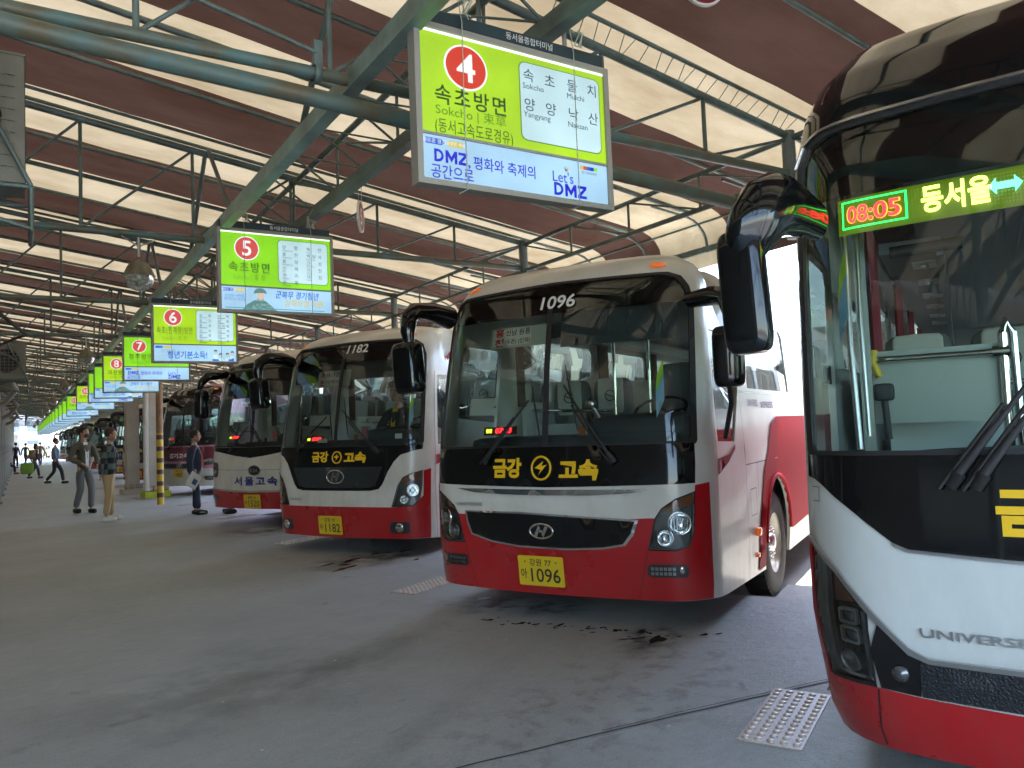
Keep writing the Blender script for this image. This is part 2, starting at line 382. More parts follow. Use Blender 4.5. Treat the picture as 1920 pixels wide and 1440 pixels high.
for i, (x, y, a, b, rz) in enumerate([(3.70, 4.10, .10, .045, .2), (3.60, 4.22, .09, .02, -.4), (3.75, 4.32, .06, .03, .3), (3.45, 6.05, .05, .03, 0), (3.62, 6.1, .035, .02, 1), (4.15, 6.1, .09, .03, .4),
                                      (4.03, 3.98, .04, .016, 0), (4.12, 3.93, .025, .012, 0), (3.42, 4.86, .05, .02, .3), (3.3, 5.0, .03, .015, .1), (3.22, 5.1, .035, .013, 0), (3.1, 5.35, .03, .015, 0), (3.55, 4.62, .03, .012, 0)]):
    mb.poly(stain(x, y, a, b, rz, i))
for i in range(46):
    t = r.random(); x = 3.05 + .75 * t + r.gauss(0, .05); y = 5.45 - 1.35 * t + r.gauss(0, .06); s = r.uniform(.006, .016)
    mb.poly(stain(x, y, s * 1.6, s, r.uniform(0, 3), 100 + i))
for i in range(8):
    mb.poly(stain(r.uniform(2.9, 4.2), r.uniform(8.4, 9.3), r.uniform(.05, .18), r.uniform(.02, .05), .5, 300 + i))
mb.build('oil_stain', M_oil, plat, kind='stuff')
def soft_stain(name, cx, cy, w, h, rz, col, amt, seed, sc=3.0, thr=(.42, .62)):
    m = bpy.data.materials.new(name + '_%d' % seed); m.use_nodes = True; n = m.node_tree.nodes; l = m.node_tree.links; n.clear()
    o = n.new('ShaderNodeOutputMaterial'); tr = n.new('ShaderNodeBsdfTransparent'); pb = n.new('ShaderNodeBsdfPrincipled'); pb.inputs['Base Color'].default_value = (*col, 1); pb.inputs['Roughness'].default_value = .32
    tc = n.new('ShaderNodeTexCoord'); mp = n.new('ShaderNodeMapping'); mp.inputs['Location'].default_value = (seed * 3.7, seed * 1.3, 0); l.new(tc.outputs['Object'], mp.inputs[0])
    nz = n.new('ShaderNodeTexNoise'); nz.inputs['Scale'].default_value = sc; nz.inputs['Detail'].default_value = 8; nz.inputs['Roughness'].default_value = .62; l.new(mp.outputs[0], nz.inputs['Vector'])
    r1 = n.new('ShaderNodeMapRange'); r1.inputs[1].default_value = thr[0]; r1.inputs[2].default_value = thr[1]; l.new(nz.outputs[0], r1.inputs[0])
    vm = n.new('ShaderNodeMapping'); vm.inputs['Scale'].default_value = (2 / w, 2 / h, 0); l.new(tc.outputs['Object'], vm.inputs[0]); ln = n.new('ShaderNodeVectorMath'); ln.operation = 'LENGTH'; l.new(vm.outputs[0], ln.inputs[0])
    r2_ = n.new('ShaderNodeMapRange'); r2_.inputs[1].default_value = 1.; r2_.inputs[2].default_value = .25; l.new(ln.outputs['Value'], r2_.inputs[0])
    mu = n.new('ShaderNodeMath'); mu.operation = 'MULTIPLY'; l.new(r1.outputs[0], mu.inputs[0]); l.new(r2_.outputs[0], mu.inputs[1]); m3 = n.new('ShaderNodeMath'); m3.operation = 'MULTIPLY'; m3.inputs[1].default_value = amt; l.new(mu.outputs[0], m3.inputs[0])
    mx = n.new('ShaderNodeMixShader'); l.new(m3.outputs[0], mx.inputs[0]); l.new(tr.outputs[0], mx.inputs[1]); l.new(pb.outputs[0], mx.inputs[2]); l.new(mx.outputs[0], o.inputs[0])
    mb = MB(); mb.add([(-w / 2, -h / 2, 0), (w / 2, -h / 2, 0), (w / 2, h / 2, 0), (-w / 2, h / 2, 0)], [(0, 1, 2, 3)]); ob = mb.build(name, m, plat); ob.location = (cx, cy, .0015 + .0001 * seed); ob.rotation_euler = (0, 0, rz); return ob
OC = (.035, .03, .025)
soft_stain('oil_stain', 3.70, 4.15, .95, .55, .45, OC, .75, 1, 5, (.42, .66)); soft_stain('oil_stain', 3.55, 5.6, 1.9, .8, -.9, OC, .75, 2, 4, (.45, .66))
soft_stain('oil_stain', 3.6, 8.9, 2.0, 1.3, .4, OC, .7, 3, 2.5, (.40, .62)); soft_stain('oil_stain', 3.5, 12.9, 2.2, 1.6, .4, OC, .7, 4, 2.0); soft_stain('oil_stain', 3.7, .6, 2.0, 1.6, .4, OC, .7, 5, 2.0)
soft_stain('tyre_mark', 2.2, 5.2, 5.2, .30, .5, (.08, .08, .08), .2, 6, 3, (.3, .7)); soft_stain('tyre_mark', 1.6, 3.6, 4.6, .26, .62, (.08, .08, .08), .16, 7, 3, (.3, .7)); soft_stain('damp_patch', 1.2, 5.0, 3.0, 2.2, .2, (.16, .17, .17), .3, 8, 1.2, (.45, .6))
soft_stain('worn_patch', 2.6, 3.4, 3.2, 1.5, .3, (.40, .40, .39), .35, 9, 6, (.50, .62)); soft_stain('damp_patch', .7, 2.6, 2.4, 1.3, .3, (.15, .155, .155), .3, 10, 1.6, (.45, .62))
# litter flecks
mb = MB()
for i in range(26):
    x, y = r.uniform(.4, 3.6), r.uniform(2.2, 9); s = r.uniform(.004, .011); mb.add([(x - s, y, .004), (x + s, y - s * .3, .004), (x + s * .6, y + s, .007), (x - s * .6, y + s, .005)], [(0, 1, 2, 3)])
mb.build('litter', mat('pale_litter', (.6, .58, .5), .8), plat, kind='stuff')

# studded steel tread plates on the floor
M_plate = mat('worn_steel_plate', (.50, .44, .40), .42, metal=.35, noise=1, col2=(.36, .29, .25), nscale=9, detail=8)
M_stud = mat('steel_stud', (.62, .56, .52), .35, metal=.4)
tile_root = None
mb = MB(); mb.box((0, 0, .003), (.78, .29, .006)); me_pl = mb.data('plate_sheet', M_plate)
mb = MB(); mb.lathe([(.019, 0), (.018, .004), (.012, .0075), (.0, .0085)], 10); me_st = mb.data('stud', M_stud)
TP = [(3.235, 2.66, 'studded steel plate on the floor beside the nearest bus at the right'), (3.34, 6.93, 'second nearest studded plate, at the left front corner of the centre coach'),
      (3.40, 11.2, 'studded plate beside the coach whose driver sits at the wheel'), (3.5, 15.55, 'studded plate in front of the coach with blue lettering'), (3.5, 19.6, 'farthest studded steel plate by the striped post')]
for k, (x, y, lb) in enumerate(TP):
    t = thing('tread_plate', lb, 'floor plate', (x, y, 0), YAW - .02, 'studded plates between the bays')
    link('sheet', me_pl, t)
    if k < 3:
        for i in range(13):
            for j in range(5):
                link('stud', me_st, t, loc=(-.348 + i * .058, -.116 + j * .058, .006))
    else:
        mb = MB()
        for i in range(13):
            for j in range(5): mb.box((-.348 + i * .058, -.116 + j * .058, .009), (.03, .03, .006))
        mb.build('studs', M_stud, t, kind='stuff')

# ================================================================== canopy roof
ZE, SLP = 3.98, .148
def roofz(x): return ZE + SLP * (5.42 - x)
roof = thing('canopy_roof', None, None); roof['kind'] = 'structure'
P0 = 3.84; PER = 2.12
XL = -5.5
def band(y0, y1, m, seed):
    r = random.Random(seed); mb = MB(); nx, ny = 26, 4; X1 = 6.35
    prof = [(XL + (X1 - XL) * i / nx, None) for i in range(nx + 1)]
    P = [(x, roofz(x)) for x, _ in prof]
    z1 = roofz(X1)
    for a in (18, 36, 54, 72, 90): P.append((X1 + .42 * sin(radians(a)), z1 - .30 * (1 - cos(radians(a)))))
    P.append((X1 + .44, z1 - .46)); P.append((X1 + .45, z1 - .56))
    ph = r.uniform(0, 6)
    vs = []
    for i, (x, z) in enumerate(P):
        for j in range(ny + 1):
            t = j / ny; sag = -.030 * sin(pi * t) * (1 + .35 * sin(x * 2.1 + ph)) if i <= nx else -.01 * sin(pi * t)
            vs.append((x, y0 + (y1 - y0) * t, z + sag + .006 * sin(5.3 * x + 4 * t * (1 - t) * ph)))
    fs = [(i * (ny + 1) + j, i * (ny + 1) + j + 1, (i + 1) * (ny + 1) + j + 1, (i + 1) * (ny + 1) + j) for i in range(len(P) - 1) for j in range(ny)]
    mb.add(vs, fs, True); mb.build('fabric_panel', m, roof)
k0 = -4
for k in range(k0, 42):
    ys = P0 + PER * k
    band(ys, ys + 1.12, M_cream, k * 2); band(ys + 1.12, ys + PER, M_maroon, k * 2 + 1)
# light rods lying under the fabric
def rodset(name, yy, r_, dz=.03):
    mb = MB(); mb.tube((XL, yy, roofz(XL) - dz), (6.35, yy, roofz(6.35) - dz), r_, 6)
    return mb.build(name, M_steel, roof)
NT = 25
TY = [4.1 + 4.05 * k for k in range(-3, NT - 3)]
for i, y in enumerate(TY):
    for d, rr in ((-.13, .016), (.13, .018), (1.05, .022), (2.03, .026), (3.0, .022)): rodset('purlin', y + d, rr, .05)
# eave ribs + rail
mbr = MB()
ribme = None
mb = MB(); zz = roofz(6.35)
mb.path([(5.9, 0, zz + .02)] + [(6.33 + .40 * sin(radians(a)), 0, zz - .03 - .30 * (1 - cos(radians(a)))) for a in range(0, 91, 15)] + [(6.74, 0, zz - .42)], .016, 6)
ribme = mb.data('eave_rib', M_steel)
y = -8.
while y < YEND:
    link('eave_rib', ribme, roof, loc=(0, y, 0)); y += 1.02
mb = MB(); mb.box((6.74, (YEND - 10) / 2, zz - .38), (.04, YEND + 10, .07)); mb.build('eave_rail', M_steel, roof)
mb = MB(); mb.tube((6.62, -10, zz - .10), (6.62, YEND, zz - .10), .014, 6); mb.build('eave_wire', M_steel, roof)

# trusses across the platform
ZB, XC = 3.5, 5.42
def zt(x): return roofz(x) - .16
PX = [XC - .985 * i for i in range(0, 11)]
def member(name, a, b, r_, n=8, m=None):
    mb = MB(); mb.tube(a, b, r_, n); return mb.data(name, m or M_steel)
T_parts = [('top_chord', member('top_chord', (XL, 0, zt(XL)), (XC, 0, zt(XC)), .034, 10)),
           ('bottom_chord', member('bottom_chord', (XL, 0, ZB), (XC, 0, ZB), .036, 10, M_pipe))]
for i, x in enumerate(PX[1:]): T_parts.append(('post', member('post', (x, 0, ZB), (x, 0, zt(x)), .0165)))
for i in range(len(PX) - 1):
    a, b = PX[i], PX[i + 1]; T_parts.append(('brace', member('brace', (b, 0, zt(b)) if 0 else (b, 0, ZB + .01), (a, 0, zt(a) - .01), .013) if i > 0 else member('brace', (b, 0, ZB), (a, 0, zt(a) - .02), .013)))
mbj = MB()
for nm, a, b, rr in [('', (XL, 0, zt(XL)), (XC, 0, zt(XC)), .034), ('', (XL, 0, ZB), (XC, 0, ZB), .036)]: mbj.tube(a, b, rr, 6, cap=False)
for x in PX[1:]: mbj.tube((x, 0, ZB), (x, 0, zt(x)), .02, 4, cap=False)
for i in range(len(PX) - 1): mbj.tube((PX[i + 1], 0, ZB), (PX[i], 0, zt(PX[i])), .016, 4, cap=False)
me_far = mbj.data('truss_frame', M_steel)
ORD = ['first', 'second', 'third', 'fourth', 'fifth', 'sixth', 'seventh', 'eighth', 'ninth', 'tenth']
for i, y in enumerate(TY):
    k = i - 3
    if 0 <= k < 7: lb = 'green pipe roof truss across the platform, %s in front of the camera' % ORD[k]
    elif k < 0: lb = 'green pipe roof truss behind the camera'
    else: lb = 'distant green pipe roof truss in the far half of the canopy'
    t = thing('roof_truss', lb, 'roof truss', (0, y, 0), 0, 'trusses under the canopy')
    if 0 <= k < 7:
        for nm, me in T_parts: link(nm, me, t)
    else: link('truss_frame', me_far, t)
# sloping drain pipe below the first truss
mb = MB(); mb.path([(-.75, 4.02, 3.44), (-.06, 4.02, 3.385), (1.52, 4.02, 3.315), (3.52, 4.02, 3.20), (5.36, 4.02, 3.10)], .05, 12)
mb.build('drain_pipe', M_pipe, label='thick mossy green pipe slung just below the nearest roof truss', cat='pipe')
mb = MB(); mb.lathe([(.055, -.02), (.06, -.02), (.06, .02), (.055, .02)], 12, Matrix.Translation((1.40, 4.1, ZB)) @ Matrix.Rotation(pi / 2, 4, 'Y'))
mb.box((1.40, 4.07, 3.60), (.05, .03, .14)); mb.tube((-.7, 4.03, 4.05), (1.39, 4.06, 3.60), .012, 6)
mb.build('stay_rod', M_steel, label='thin steel stay clamped on the lower pipe of the nearest truss', cat='rod')

# columns and lengthwise girders
for i, y in enumerate(TY):
    k = i - 3; lb = ('round steel column standing beside bay %d of the platform' % (k + 4)) if k >= 0 else 'round steel column behind the camera'
    t = thing('canopy_column', lb, 'column', (XC, y, 0), 0, 'columns along the bay edge')
    if i == 0:
        mb = MB(); mb.tube((0, 0, 0), (0, 0, 3.86), .055, 12); me_c = mb.data('shaft', mat('grey_green_column', (.17, .20, .19), .45, noise=.3, nscale=6))
        mb = MB(); mb.box((0, 0, .01), (.22, .22, .02)); me_cb = mb.data('base_plate', M_steel)
    if k == 0:
        mb = MB(); mb.tube((0, 0, 2.96), (0, 0, 3.86), .055, 12); mb.build('shaft', me_c.materials[0], t); continue
    link('shaft', me_c, t); link('base_plate', me_cb, t)
def girder(name, label, x, za, zb, step, ra, rb, rw, off=0., y0=-8.05, y1=91.5):
    t = thing(name, label, 'girder', (0, 0, 0))
    mb = MB(); mb.tube((x, y0, za), (x, y1, za), ra, 8); mb.build('upper_chord', M_steel, t)
    mb = MB(); mb.tube((x + off, y0, zb), (x + off, y1, zb), rb, 8); mb.build('lower_chord', M_steel, t)
    mp = MB(); mp.tube((0, 0, zb - zb), (-off, 0, za - zb), rw, 6); mep = mp.data('post', M_steel)
    md = MB(); md.tube((0, 0, 0), (-off, step, za - zb), rw * .8, 6); med = md.data('brace', M_steel)
    y = y0; c = 0
    far = MB()
    while y < y1 - step:
        if -1 < y < 42: link('post', mep, t, loc=(x + off, y, zb)); link('brace', med, t, loc=(x + off, y, zb))
        else: far.tube((x + off, y, zb), (x, y, za), rw, 4, cap=False); far.tube((x + off, y, zb), (x, y + step, za), rw * .8, 4, cap=False)
        y += step
    far.build('far_lattice', M_steel, t, kind='stuff'); return t
girder('eave_girder', 'lattice girder of green pipe along the bus side of the canopy', 5.42, 3.80, 3.47, 1.0125, .026, .026, .014)
girder('mid_girder', 'lattice girder running lengthwise over the hanging signs, bus side', 2.50, 4.20, 3.74, 1.35, .028, .032, .014, off=0.0)
girder('sloped_girder', 'slanting lattice girder between the two beams over the signs', 2.06, 4.02, 3.74, .675, .022, .026, .010, off=.42)
# flat box beams the signs hang from
mb = MB(); mb.box((1.62, 42, 3.50), (.085, 100, .11), ry=.0)
mb.build('sign_beam', mat('pale_green_beam', (.30, .47, .41), .4, noise=1, col2=(.13, .18, .15), nscale=2.2, bump=.1), label='flat green box beam the platform signs hang from, left one', cat='beam')
mb = MB(); mb.box((2.50, 42, 3.70), (.09, 100, .10))
mb.build('sign_beam', mat('dark_green_beam', (.16, .24, .20), .45, noise=1, col2=(.06, .08, .06), nscale=2.2), label='flat dark green beam the platform signs hang from, right one', cat='beam')
# slanting struts between the beam and the roof
for i, y in enumerate(TY[3:12]):
    for s in (-1, 1):
        mb = MB(); mb.tube((1.62, y + s * 1.0, 3.53), (1.62, y + s * .1, zt(1.62)), .022, 6)
        if i < 6: mb.build('strut', M_steel, label='strut %s the %s roof truss, rising from the left sign beam' % ('before' if s < 0 else 'behind', ORD[i]), cat='strut')
        else: mb.build('strut', M_steel, label='distant slanting strut between sign beam and roof', cat='strut', group='distant struts')

# wire lashings along the first truss
mb = MB(); r = random.Random(5)
for i in range(22):
    x = 3.0 + i * .115; z = zt(x)
    mb.path([(x, 4.1 - .13, roofz(x) - .03), (x + r.uniform(-.05, .05), 4.1, z + .04), (x + .03, 4.06, z - .04), (x + .06, 4.14, z + .0), (x + .09, 4.1 + .13, roofz(x) - .04)], .0035, 5)
mb.build('lashing_cord', mat('teal_cord', (.02, .16, .16), .7), label='teal cord lashed in loops round the top pipe of the nearest truss', cat='cord')

# ================================================================== hanging lit signs
SW, SH = 1.10, .86          # overall width, height incl. header
def dmz_letters(fn, x, z, w, h, root):
    q = MB(); lw = w * .30; g = w * .04
    def P(pts, x0, ww): q.poly([fn(x0 + a * ww, z + b * h) for a, b in pts])
    n = 8; st = .24
    P([(0, 0), (st, 0), (st, 1), (0, 1)], x, lw)
    o = [(.35 + .60 * cos(-pi / 2 + pi * i / n), .5 + .5 * sin(-pi / 2 + pi * i / n)) for i in range(n + 1)]
    o = [(st, 0)] + o + [(st, 1)]; inn = [(.35 + .37 * cos(-pi / 2 + pi * i / n), .5 + .29 * sin(-pi / 2 + pi * i / n)) for i in range(n + 1)]; inn = [(st, .21)] + inn + [(st, .79)]
    for i in range(len(o) - 1): P([o[i], o[i + 1], inn[i + 1], inn[i]], x, lw)
    x2 = x + lw + g; wm = w * .36
    for pts in ([(0, 0), (.22, 0), (.22, 1), (0, 1)], [(.78, 0), (1, 0), (1, 1), (.78, 1)], [(.22, 1), (.22, .55), (.5, .08), (.5, .52)], [(.78, .55), (.78, 1), (.5, .52), (.5, .08)]): P(pts, x2, wm)
    x3 = x2 + wm + g; wz = w * .28
    for pts in ([(0, 0), (1, 0), (1, .22), (0, .22)], [(0, .78), (1, .78), (1, 1), (0, 1)], [(0, .22), (.36, .22), (1, .78), (.64, .78)]): P(pts, x3, wz)
    q.build('lettering', E_blue, root)
def sign(idx, num, name, sub, par, dest, ad, x0, y, zb, label, detail=2, green=None, dz=0., red=None):
    t = thing('platform_sign', label, 'sign', (x0, y, zb), 0, 'lit signs over the bays')
    h = SH - .065; f = .028
    fr = MB(); D = .075
    fr.box((SW / 2, D / 2, f / 2), (SW, D, f)); fr.box((SW / 2, D / 2, h - f / 2), (SW, D, f))
    fr.box((f / 2, D / 2, h / 2), (f, D, h - 2 * f)); fr.box((SW - f / 2, D / 2, h / 2), (f, D, h - 2 * f))
    fr.box((SW / 2, D - .01, h / 2), (SW - 2 * f, .01, h - 2 * f)); fr.build('frame', M_frame, t)
    hd = MB(); hd.box((SW / 2 - .01, .05, h + .033), (SW - .05, .10, .062)); hd.build('header', M_navyh, t)
    if detail: 
        m_ = MB(); put_text(m_, '동서울종합터미널', SW * .56, h + .033, .042, lambda a, b: (a, -.003, b), bold=.0, width=.27); m_.build('lettering', M_ltr_w, t)
    zs = f + .30 * (h - 2 * f)          # division
    gtop = h - f
    mb = MB(); mb.box((SW / 2, .022, (zs + gtop) / 2 + .006), (SW - 2 * f, .012, gtop - zs - .012)); mb.build('green_panel', green or E_green, t)
    mb = MB(); mb.box((SW / 2, .014, zs), (SW - 2 * f, .02, .012)); mb.build('divider', M_frame, t)
    mb = MB(); mb.box((SW / 2, .022, (zs + f) / 2 - .003), (SW - 2 * f, .012, zs - f - .006)); mb.build('advert_panel', E_sky, t)
    if idx < 3:
        mb = MB(); mb.box((SW / 2, .0145, gtop - .008), (SW - 2 * f, .003, .012)); mb.build('tube_edge', E_tube, t)
    F = lambda a, b: (a, .0145, b); F2 = lambda a, b: (a, .0125, b); F3 = lambda a, b: (a, .0105, b)
    def flat(nm, m, polys, fn=F):
        q = MB()
        for p in polys: q.poly([fn(*c) for c in p])
        return q.build(nm, m, t)
    def lt(m, items):
        q = MB()
        for it in items: put_text(q, it[0], it[1], it[2], it[3], F3, **(it[4] if len(it) > 4 else {}))
        if q.v: q.build('lettering', m, t)
    hh = gtop - zs
    flat('list_panel_rim', E_mgr, [rrect(.555, zs + .055, SW - .055, gtop - .045, .035)], F)
    flat('list_panel', E_white, [rrect(.560, zs + .060, SW - .060, gtop - .050, .032)], F2)
    if num:
        cx, cz, R = .265, gtop - .155, .105
        flat('number_ring', E_wht, [ell(cx, cz, R + .010, R + .010)], F); flat('number_disc', red or (E_red if idx == 0 else E_pink), [ell(cx, cz, R, R)], F2)
        lt(E_wht, [(num, cx, cz, .20 if len(num) < 2 else .15, dict(bold=.014, res=5))])
    lt(E_dgr, [(name, .285, gtop - (.315 if par else .335), .105, dict(width=.375 if len(name) < 6 else .44, bold=.012, space=1.2))])
    if detail: lt(E_mgr, [(sub, .285, gtop - (.395 if par else .435), .062, dict(width=.37 if idx == 0 else .30))])
    if par: lt(E_dgr, [(par, .300, zs + .042, .078, dict(width=.41))])
    if dest:
        big = len(dest) <= 4; rows = (len(dest) + 1) // 2; st = .155 if big else .068; sz = .074 if big else .042
        items = []; sm = []; stn = []
        for k, (ko, en) in enumerate(dest):
            c, rr = (k % 2, k // 2) if big else (k // rows, k % rows)
            xl = (.572 + c * .262) if big else (.595 + c * .235); xr = xl + (.162 if big else .135); zz = gtop - .115 - rr * st * (1 if big else 1)
            a, bb = ko[0], ko[-1]
            items.append((a, xl + sz / 2, zz, sz)); items.append((bb, xr + (0 if big else -.0), zz, sz))
            if len(ko) == 3: items.append((ko[1], (xl + xr + sz / 2) / 2, zz, sz))
            sm.append((en, xl, zz - sz * .78, .042 if big else .020, dict(align='LEFT')))
        lt(E_navy, items)
        if idx < 2: lt(E_navy, sm)
        else:
            flat('small_print', E_navy, [[(s[1], s[2]), (s[1] + .10, s[2]), (s[1] + .10, s[2] + .006), (s[1], s[2] + .006)] for s in sm], F3)
    # advert
    za = f; ha = zs - f
    flat('arrow_badge', E_mblue, [[(.045, zs - .05), (.125, zs - .05), (.142, zs - .035), (.125, zs - .02), (.045, zs - .02)]], F)
    flat('arrow_badge', E_gold, [[(.148, zs - .035), (.163, zs - .05), (.235, zs - .05), (.235, zs - .02), (.163, zs - .02)]], F)
    if idx < 2:
        lt(E_wht, [('새로운 경기', .087, zs - .035, .024), ('공정한 세상', .196, zs - .035, .020)])
    if ad == 'dmz':
        lt(E_blue, [(',', .262, za + .085, .08, dict(bold=.01)), ('평화와 축제의', .455, za + .112, .072, dict(width=.34, bold=.008)), ('공간으로', .175, za + .042, .075, dict(width=.215, bold=.008)),
                    ("Let's", .79, za + .115, .080, dict(width=.125, bold=.0))])
        if detail > 1:
            for i, m_ in enumerate((E_gold, E_pink, E_mblue, E_blue, E_green)): flat('colour_chip', m_, [[(.90 + .022 * i, zs - .045), (.922 + .022 * i, zs - .045), (.922 + .022 * i, zs - .025), (.90 + .022 * i, zs - .025)]])
            lt(E_navy, [('경기문화재단', .955, zs - .062, .018)])
            for i, (a, m_) in enumerate(((2.1, E_dgr), (1.75, E_mgr), (1.2, E_pink), (.75, E_gold))):
                x_, z_ = .815, za + .148; flat('spark', m_, [[(x_ - .004, z_), (x_ + .004, z_), (x_ + .035 * cos(a), z_ + .035 * sin(a))]])
        dmz_letters(F3, .085, za + .088, .165, .062, t); dmz_letters(F3, .733, za + .014, .195, .068, t)
    elif ad == 'soldier':
        cx = .375
        flat('figure_shoulders', E_camo, [[(cx - .16, za + .002), (cx - .12, za + .05), (cx - .05, za + .095), (cx + .05, za + .095), (cx + .10, za + .055), (cx + .16, za + .002)]], F)
        rr = random.Random(3)
        flat('camouflage_patches', E_camo2, [ell(cx + rr.uniform(-.11, .11), za + rr.uniform(.012, .06), rr.uniform(.008, .018), rr.uniform(.005, .012), 7) for _ in range(14)], F2)
        flat('figure_neck', E_camo2, [[(cx - .03, za + .09), (cx + .04, za + .09), (cx + .035, za + .125), (cx - .02, za + .125)]], F2)
        flat('figure_face', E_skin, [ell(cx + .008, za + .142, .034, .042)], F3)
        flat('helmet', E_camo, [[(cx - .06, za + .158)] + [(cx + .005 + .060 * cos(a * pi / 10), za + .162 + .05 * sin(a * pi / 10)) for a in range(10, -1, -1)] + [(cx + .066, za + .158), (cx + .03, za + .168)]], lambda a, b: (a, .0095, b))
        lt(E_mblue, [('군복무 경기청년', .735, za + .160, .078, dict(width=.42, bold=.014, shear=.2))]); lt(E_gold, [('상해보험 지원', .80, za + .085, .078, dict(width=.38, bold=.012, shear=.2))])
        lt(E_mblue, [('군인은 나라를', .145, za + .130, .030), ('경기도는 군인을', .150, za + .098, .030)])
        flat('foot_line', E_cyan, [[(.06, za + .014), (SW - .10, za + .014), (SW - .10, za + .022), (.06, za + .022)]], F2)
    else:
        lt(E_mblue, [('청년기본소득!', .44, za + .085, .11, dict(width=.50, bold=.018))]); lt(E_camo2, [('만 24세!', .20, zs - .085, .055, dict(width=.17))])
        for i, (x_, z_) in enumerate(((.80, .13), (.865, .085), (.955, .09), (1.02, .115))):
            flat('figure_body', E_white, [[(x_ - .035, za + .008), (x_ - .03, za + z_ - .04), (x_ + .03, za + z_ - .04), (x_ + .035, za + .008)]], F)
            flat('figure_face', E_skin, [ell(x_, za + z_, .019, .024, 14)], F2); flat('figure_hair', E_hair, [[(x_ - .021, za + z_ + .002)] + [(x_ + .022 * cos(a * pi / 8), za + z_ + .008 + .022 * sin(a * pi / 8)) for a in range(8, -1, -1)] + [(x_ + .021, za + z_ + .002), (x_, za + z_ + .016)]], F3)
        flat('blue_props', E_mblue, [[(.76, za + .006), (.84, za + .006), (.84, za + .028), (.76, za + .034)], [(.97, za + .006), (1.04, za + .006), (1.04, za + .05), (1.0, za + .03), (.97, za + .034)]], F3)
    # ropes and hangers
    if detail:
        q = MB()
        for x_, zt_ in ((.235, 3.46), (.87, 3.66)):
            q.tube((x_, .06, h + .06), (x_, .06, zt_ - zb), .013, 6)
        q.build('hanger', M_frame, t)
        r = random.Random(idx)
        for x_, zt_ in ((.235, 3.46), (.87, 3.66)):
            q = MB(); q.path([(x_ + .02, -.05, zt_ - zb + .05), (x_ - .02, -.02, h + .16), (x_ + .004, -.012, h + .03), (x_ + .002, -.008, h * .5), (x_ + .006, -.006, -.004), (x_ - .02, .03, -.02)], .0028, 5)
            for j in range(3): q.path([(x_ + r.uniform(-.03, .03), -.03, h + .10 + r.uniform(0, .05)), (x_ + r.uniform(-.03, .05), -.05, h + .13), (x_ + r.uniform(-.01, .05), -.02, h + .07), (x_ + .03, -.05, h + .05)], .004, 5)
            q.build('rope', M_rope, t)
    return t
D4 = [('속초', 'Sokcho'), ('물치', 'Mulchi'), ('양양', 'Yangyang'), ('낙산', 'Naksan')]
D5 = [('양평', 'Yangpyeong'), ('홍천', 'Hongcheon'), ('횡성', 'Hoengseong'), ('인제', 'Inje'), ('현리', 'Hyeonri'), ('원통', 'Wontong'), ('해안', 'Haean'), ('백담사', 'Baekdamsa'), ('간성', 'Ganseong'), ('거진', 'Geojin'), ('대진', 'Daejin')]
D5 = D5[:5] + [('', '')] * 0 + D5[5:]
D6 = [('양평', ''), ('홍천', ''), ('횡성', ''), ('신남', ''), ('원통', ''), ('양구', ''), ('인제', ''), ('원통', ''), ('한계령', ''), ('오색', ''), ('양양', ''), ('낙산', '')]
SIGNS = [
 ('4', '속초방면', 'Sokcho | 束草', '(동서고속도로경유)', D4, 'dmz', 1.615, 3.3, 2.685, 'large lit green sign with a red 4 above the bus numbered 1096', E_green2),
 ('5', '속초방면', 'Sokcho | 束 草', '', D5, 'soldier', 1.55, 7.4, 2.665, 'lit green sign with a rose 5 and a helmeted soldier on its advert', E_green),
 ('6', '속초(한계령)방면', 'Sokcho | 束 草', '', D6, 'youth', 1.475, 11.1, 2.53, 'lit green sign with a rose 6 and four drawn people on its advert', E_green2),
 ('7', '청주방면', 'Cheongju | 淸州', '', [], 'dmz', 1.515, 14.9, 2.56, 'lit green sign with a rose 7, half hidden behind the 6', E_green),
 ('8', '괴산방면', 'Goesan | 槐山', '', [], 'soldier', 1.47, 18.2, 2.55, 'lit green sign with a rose 8, soldier advert, behind the 7', E_green2),
 ('', '', '', '', [], 'youth', 1.53, 21.3, 2.59, 'lit pale green sign without number, directly behind the 8', E_green),
 ('', '', '', '', [], 'dmz', 1.53, 23.2, 2.58, 'lit green sign with only DMZ showing, in front of the 10', E_green),
 ('10', '공주방면', '', '', [], 'soldier', 1.53, 28.2, 2.58, 'lit yellowish green sign with a rose 10, soldier drawn on its advert', E_green2),
 ('11', '안동방면', '', '', [], 'youth', 1.53, 34.3, 2.59, 'small lit green sign with a rose 11, next behind the 10', E_green),
]
for i, (n_, a, b, c, d, ad, x0, y, zb, lb, g) in enumerate(SIGNS):
    so = sign(i, n_, a, b, c, d, ad, x0, y, zb, lb, detail=2 if i < 3 else (1 if i < 5 else 0), green=g)
    if i == 0: so.scale = (1.095, 1, 1.02)
nfar = [38.05, 41.8, 46.0, 50.4, 54.6, 58.8, 63, 67.2, 71.4, 75.6, 79.8, 84, 88.2, 91.5]
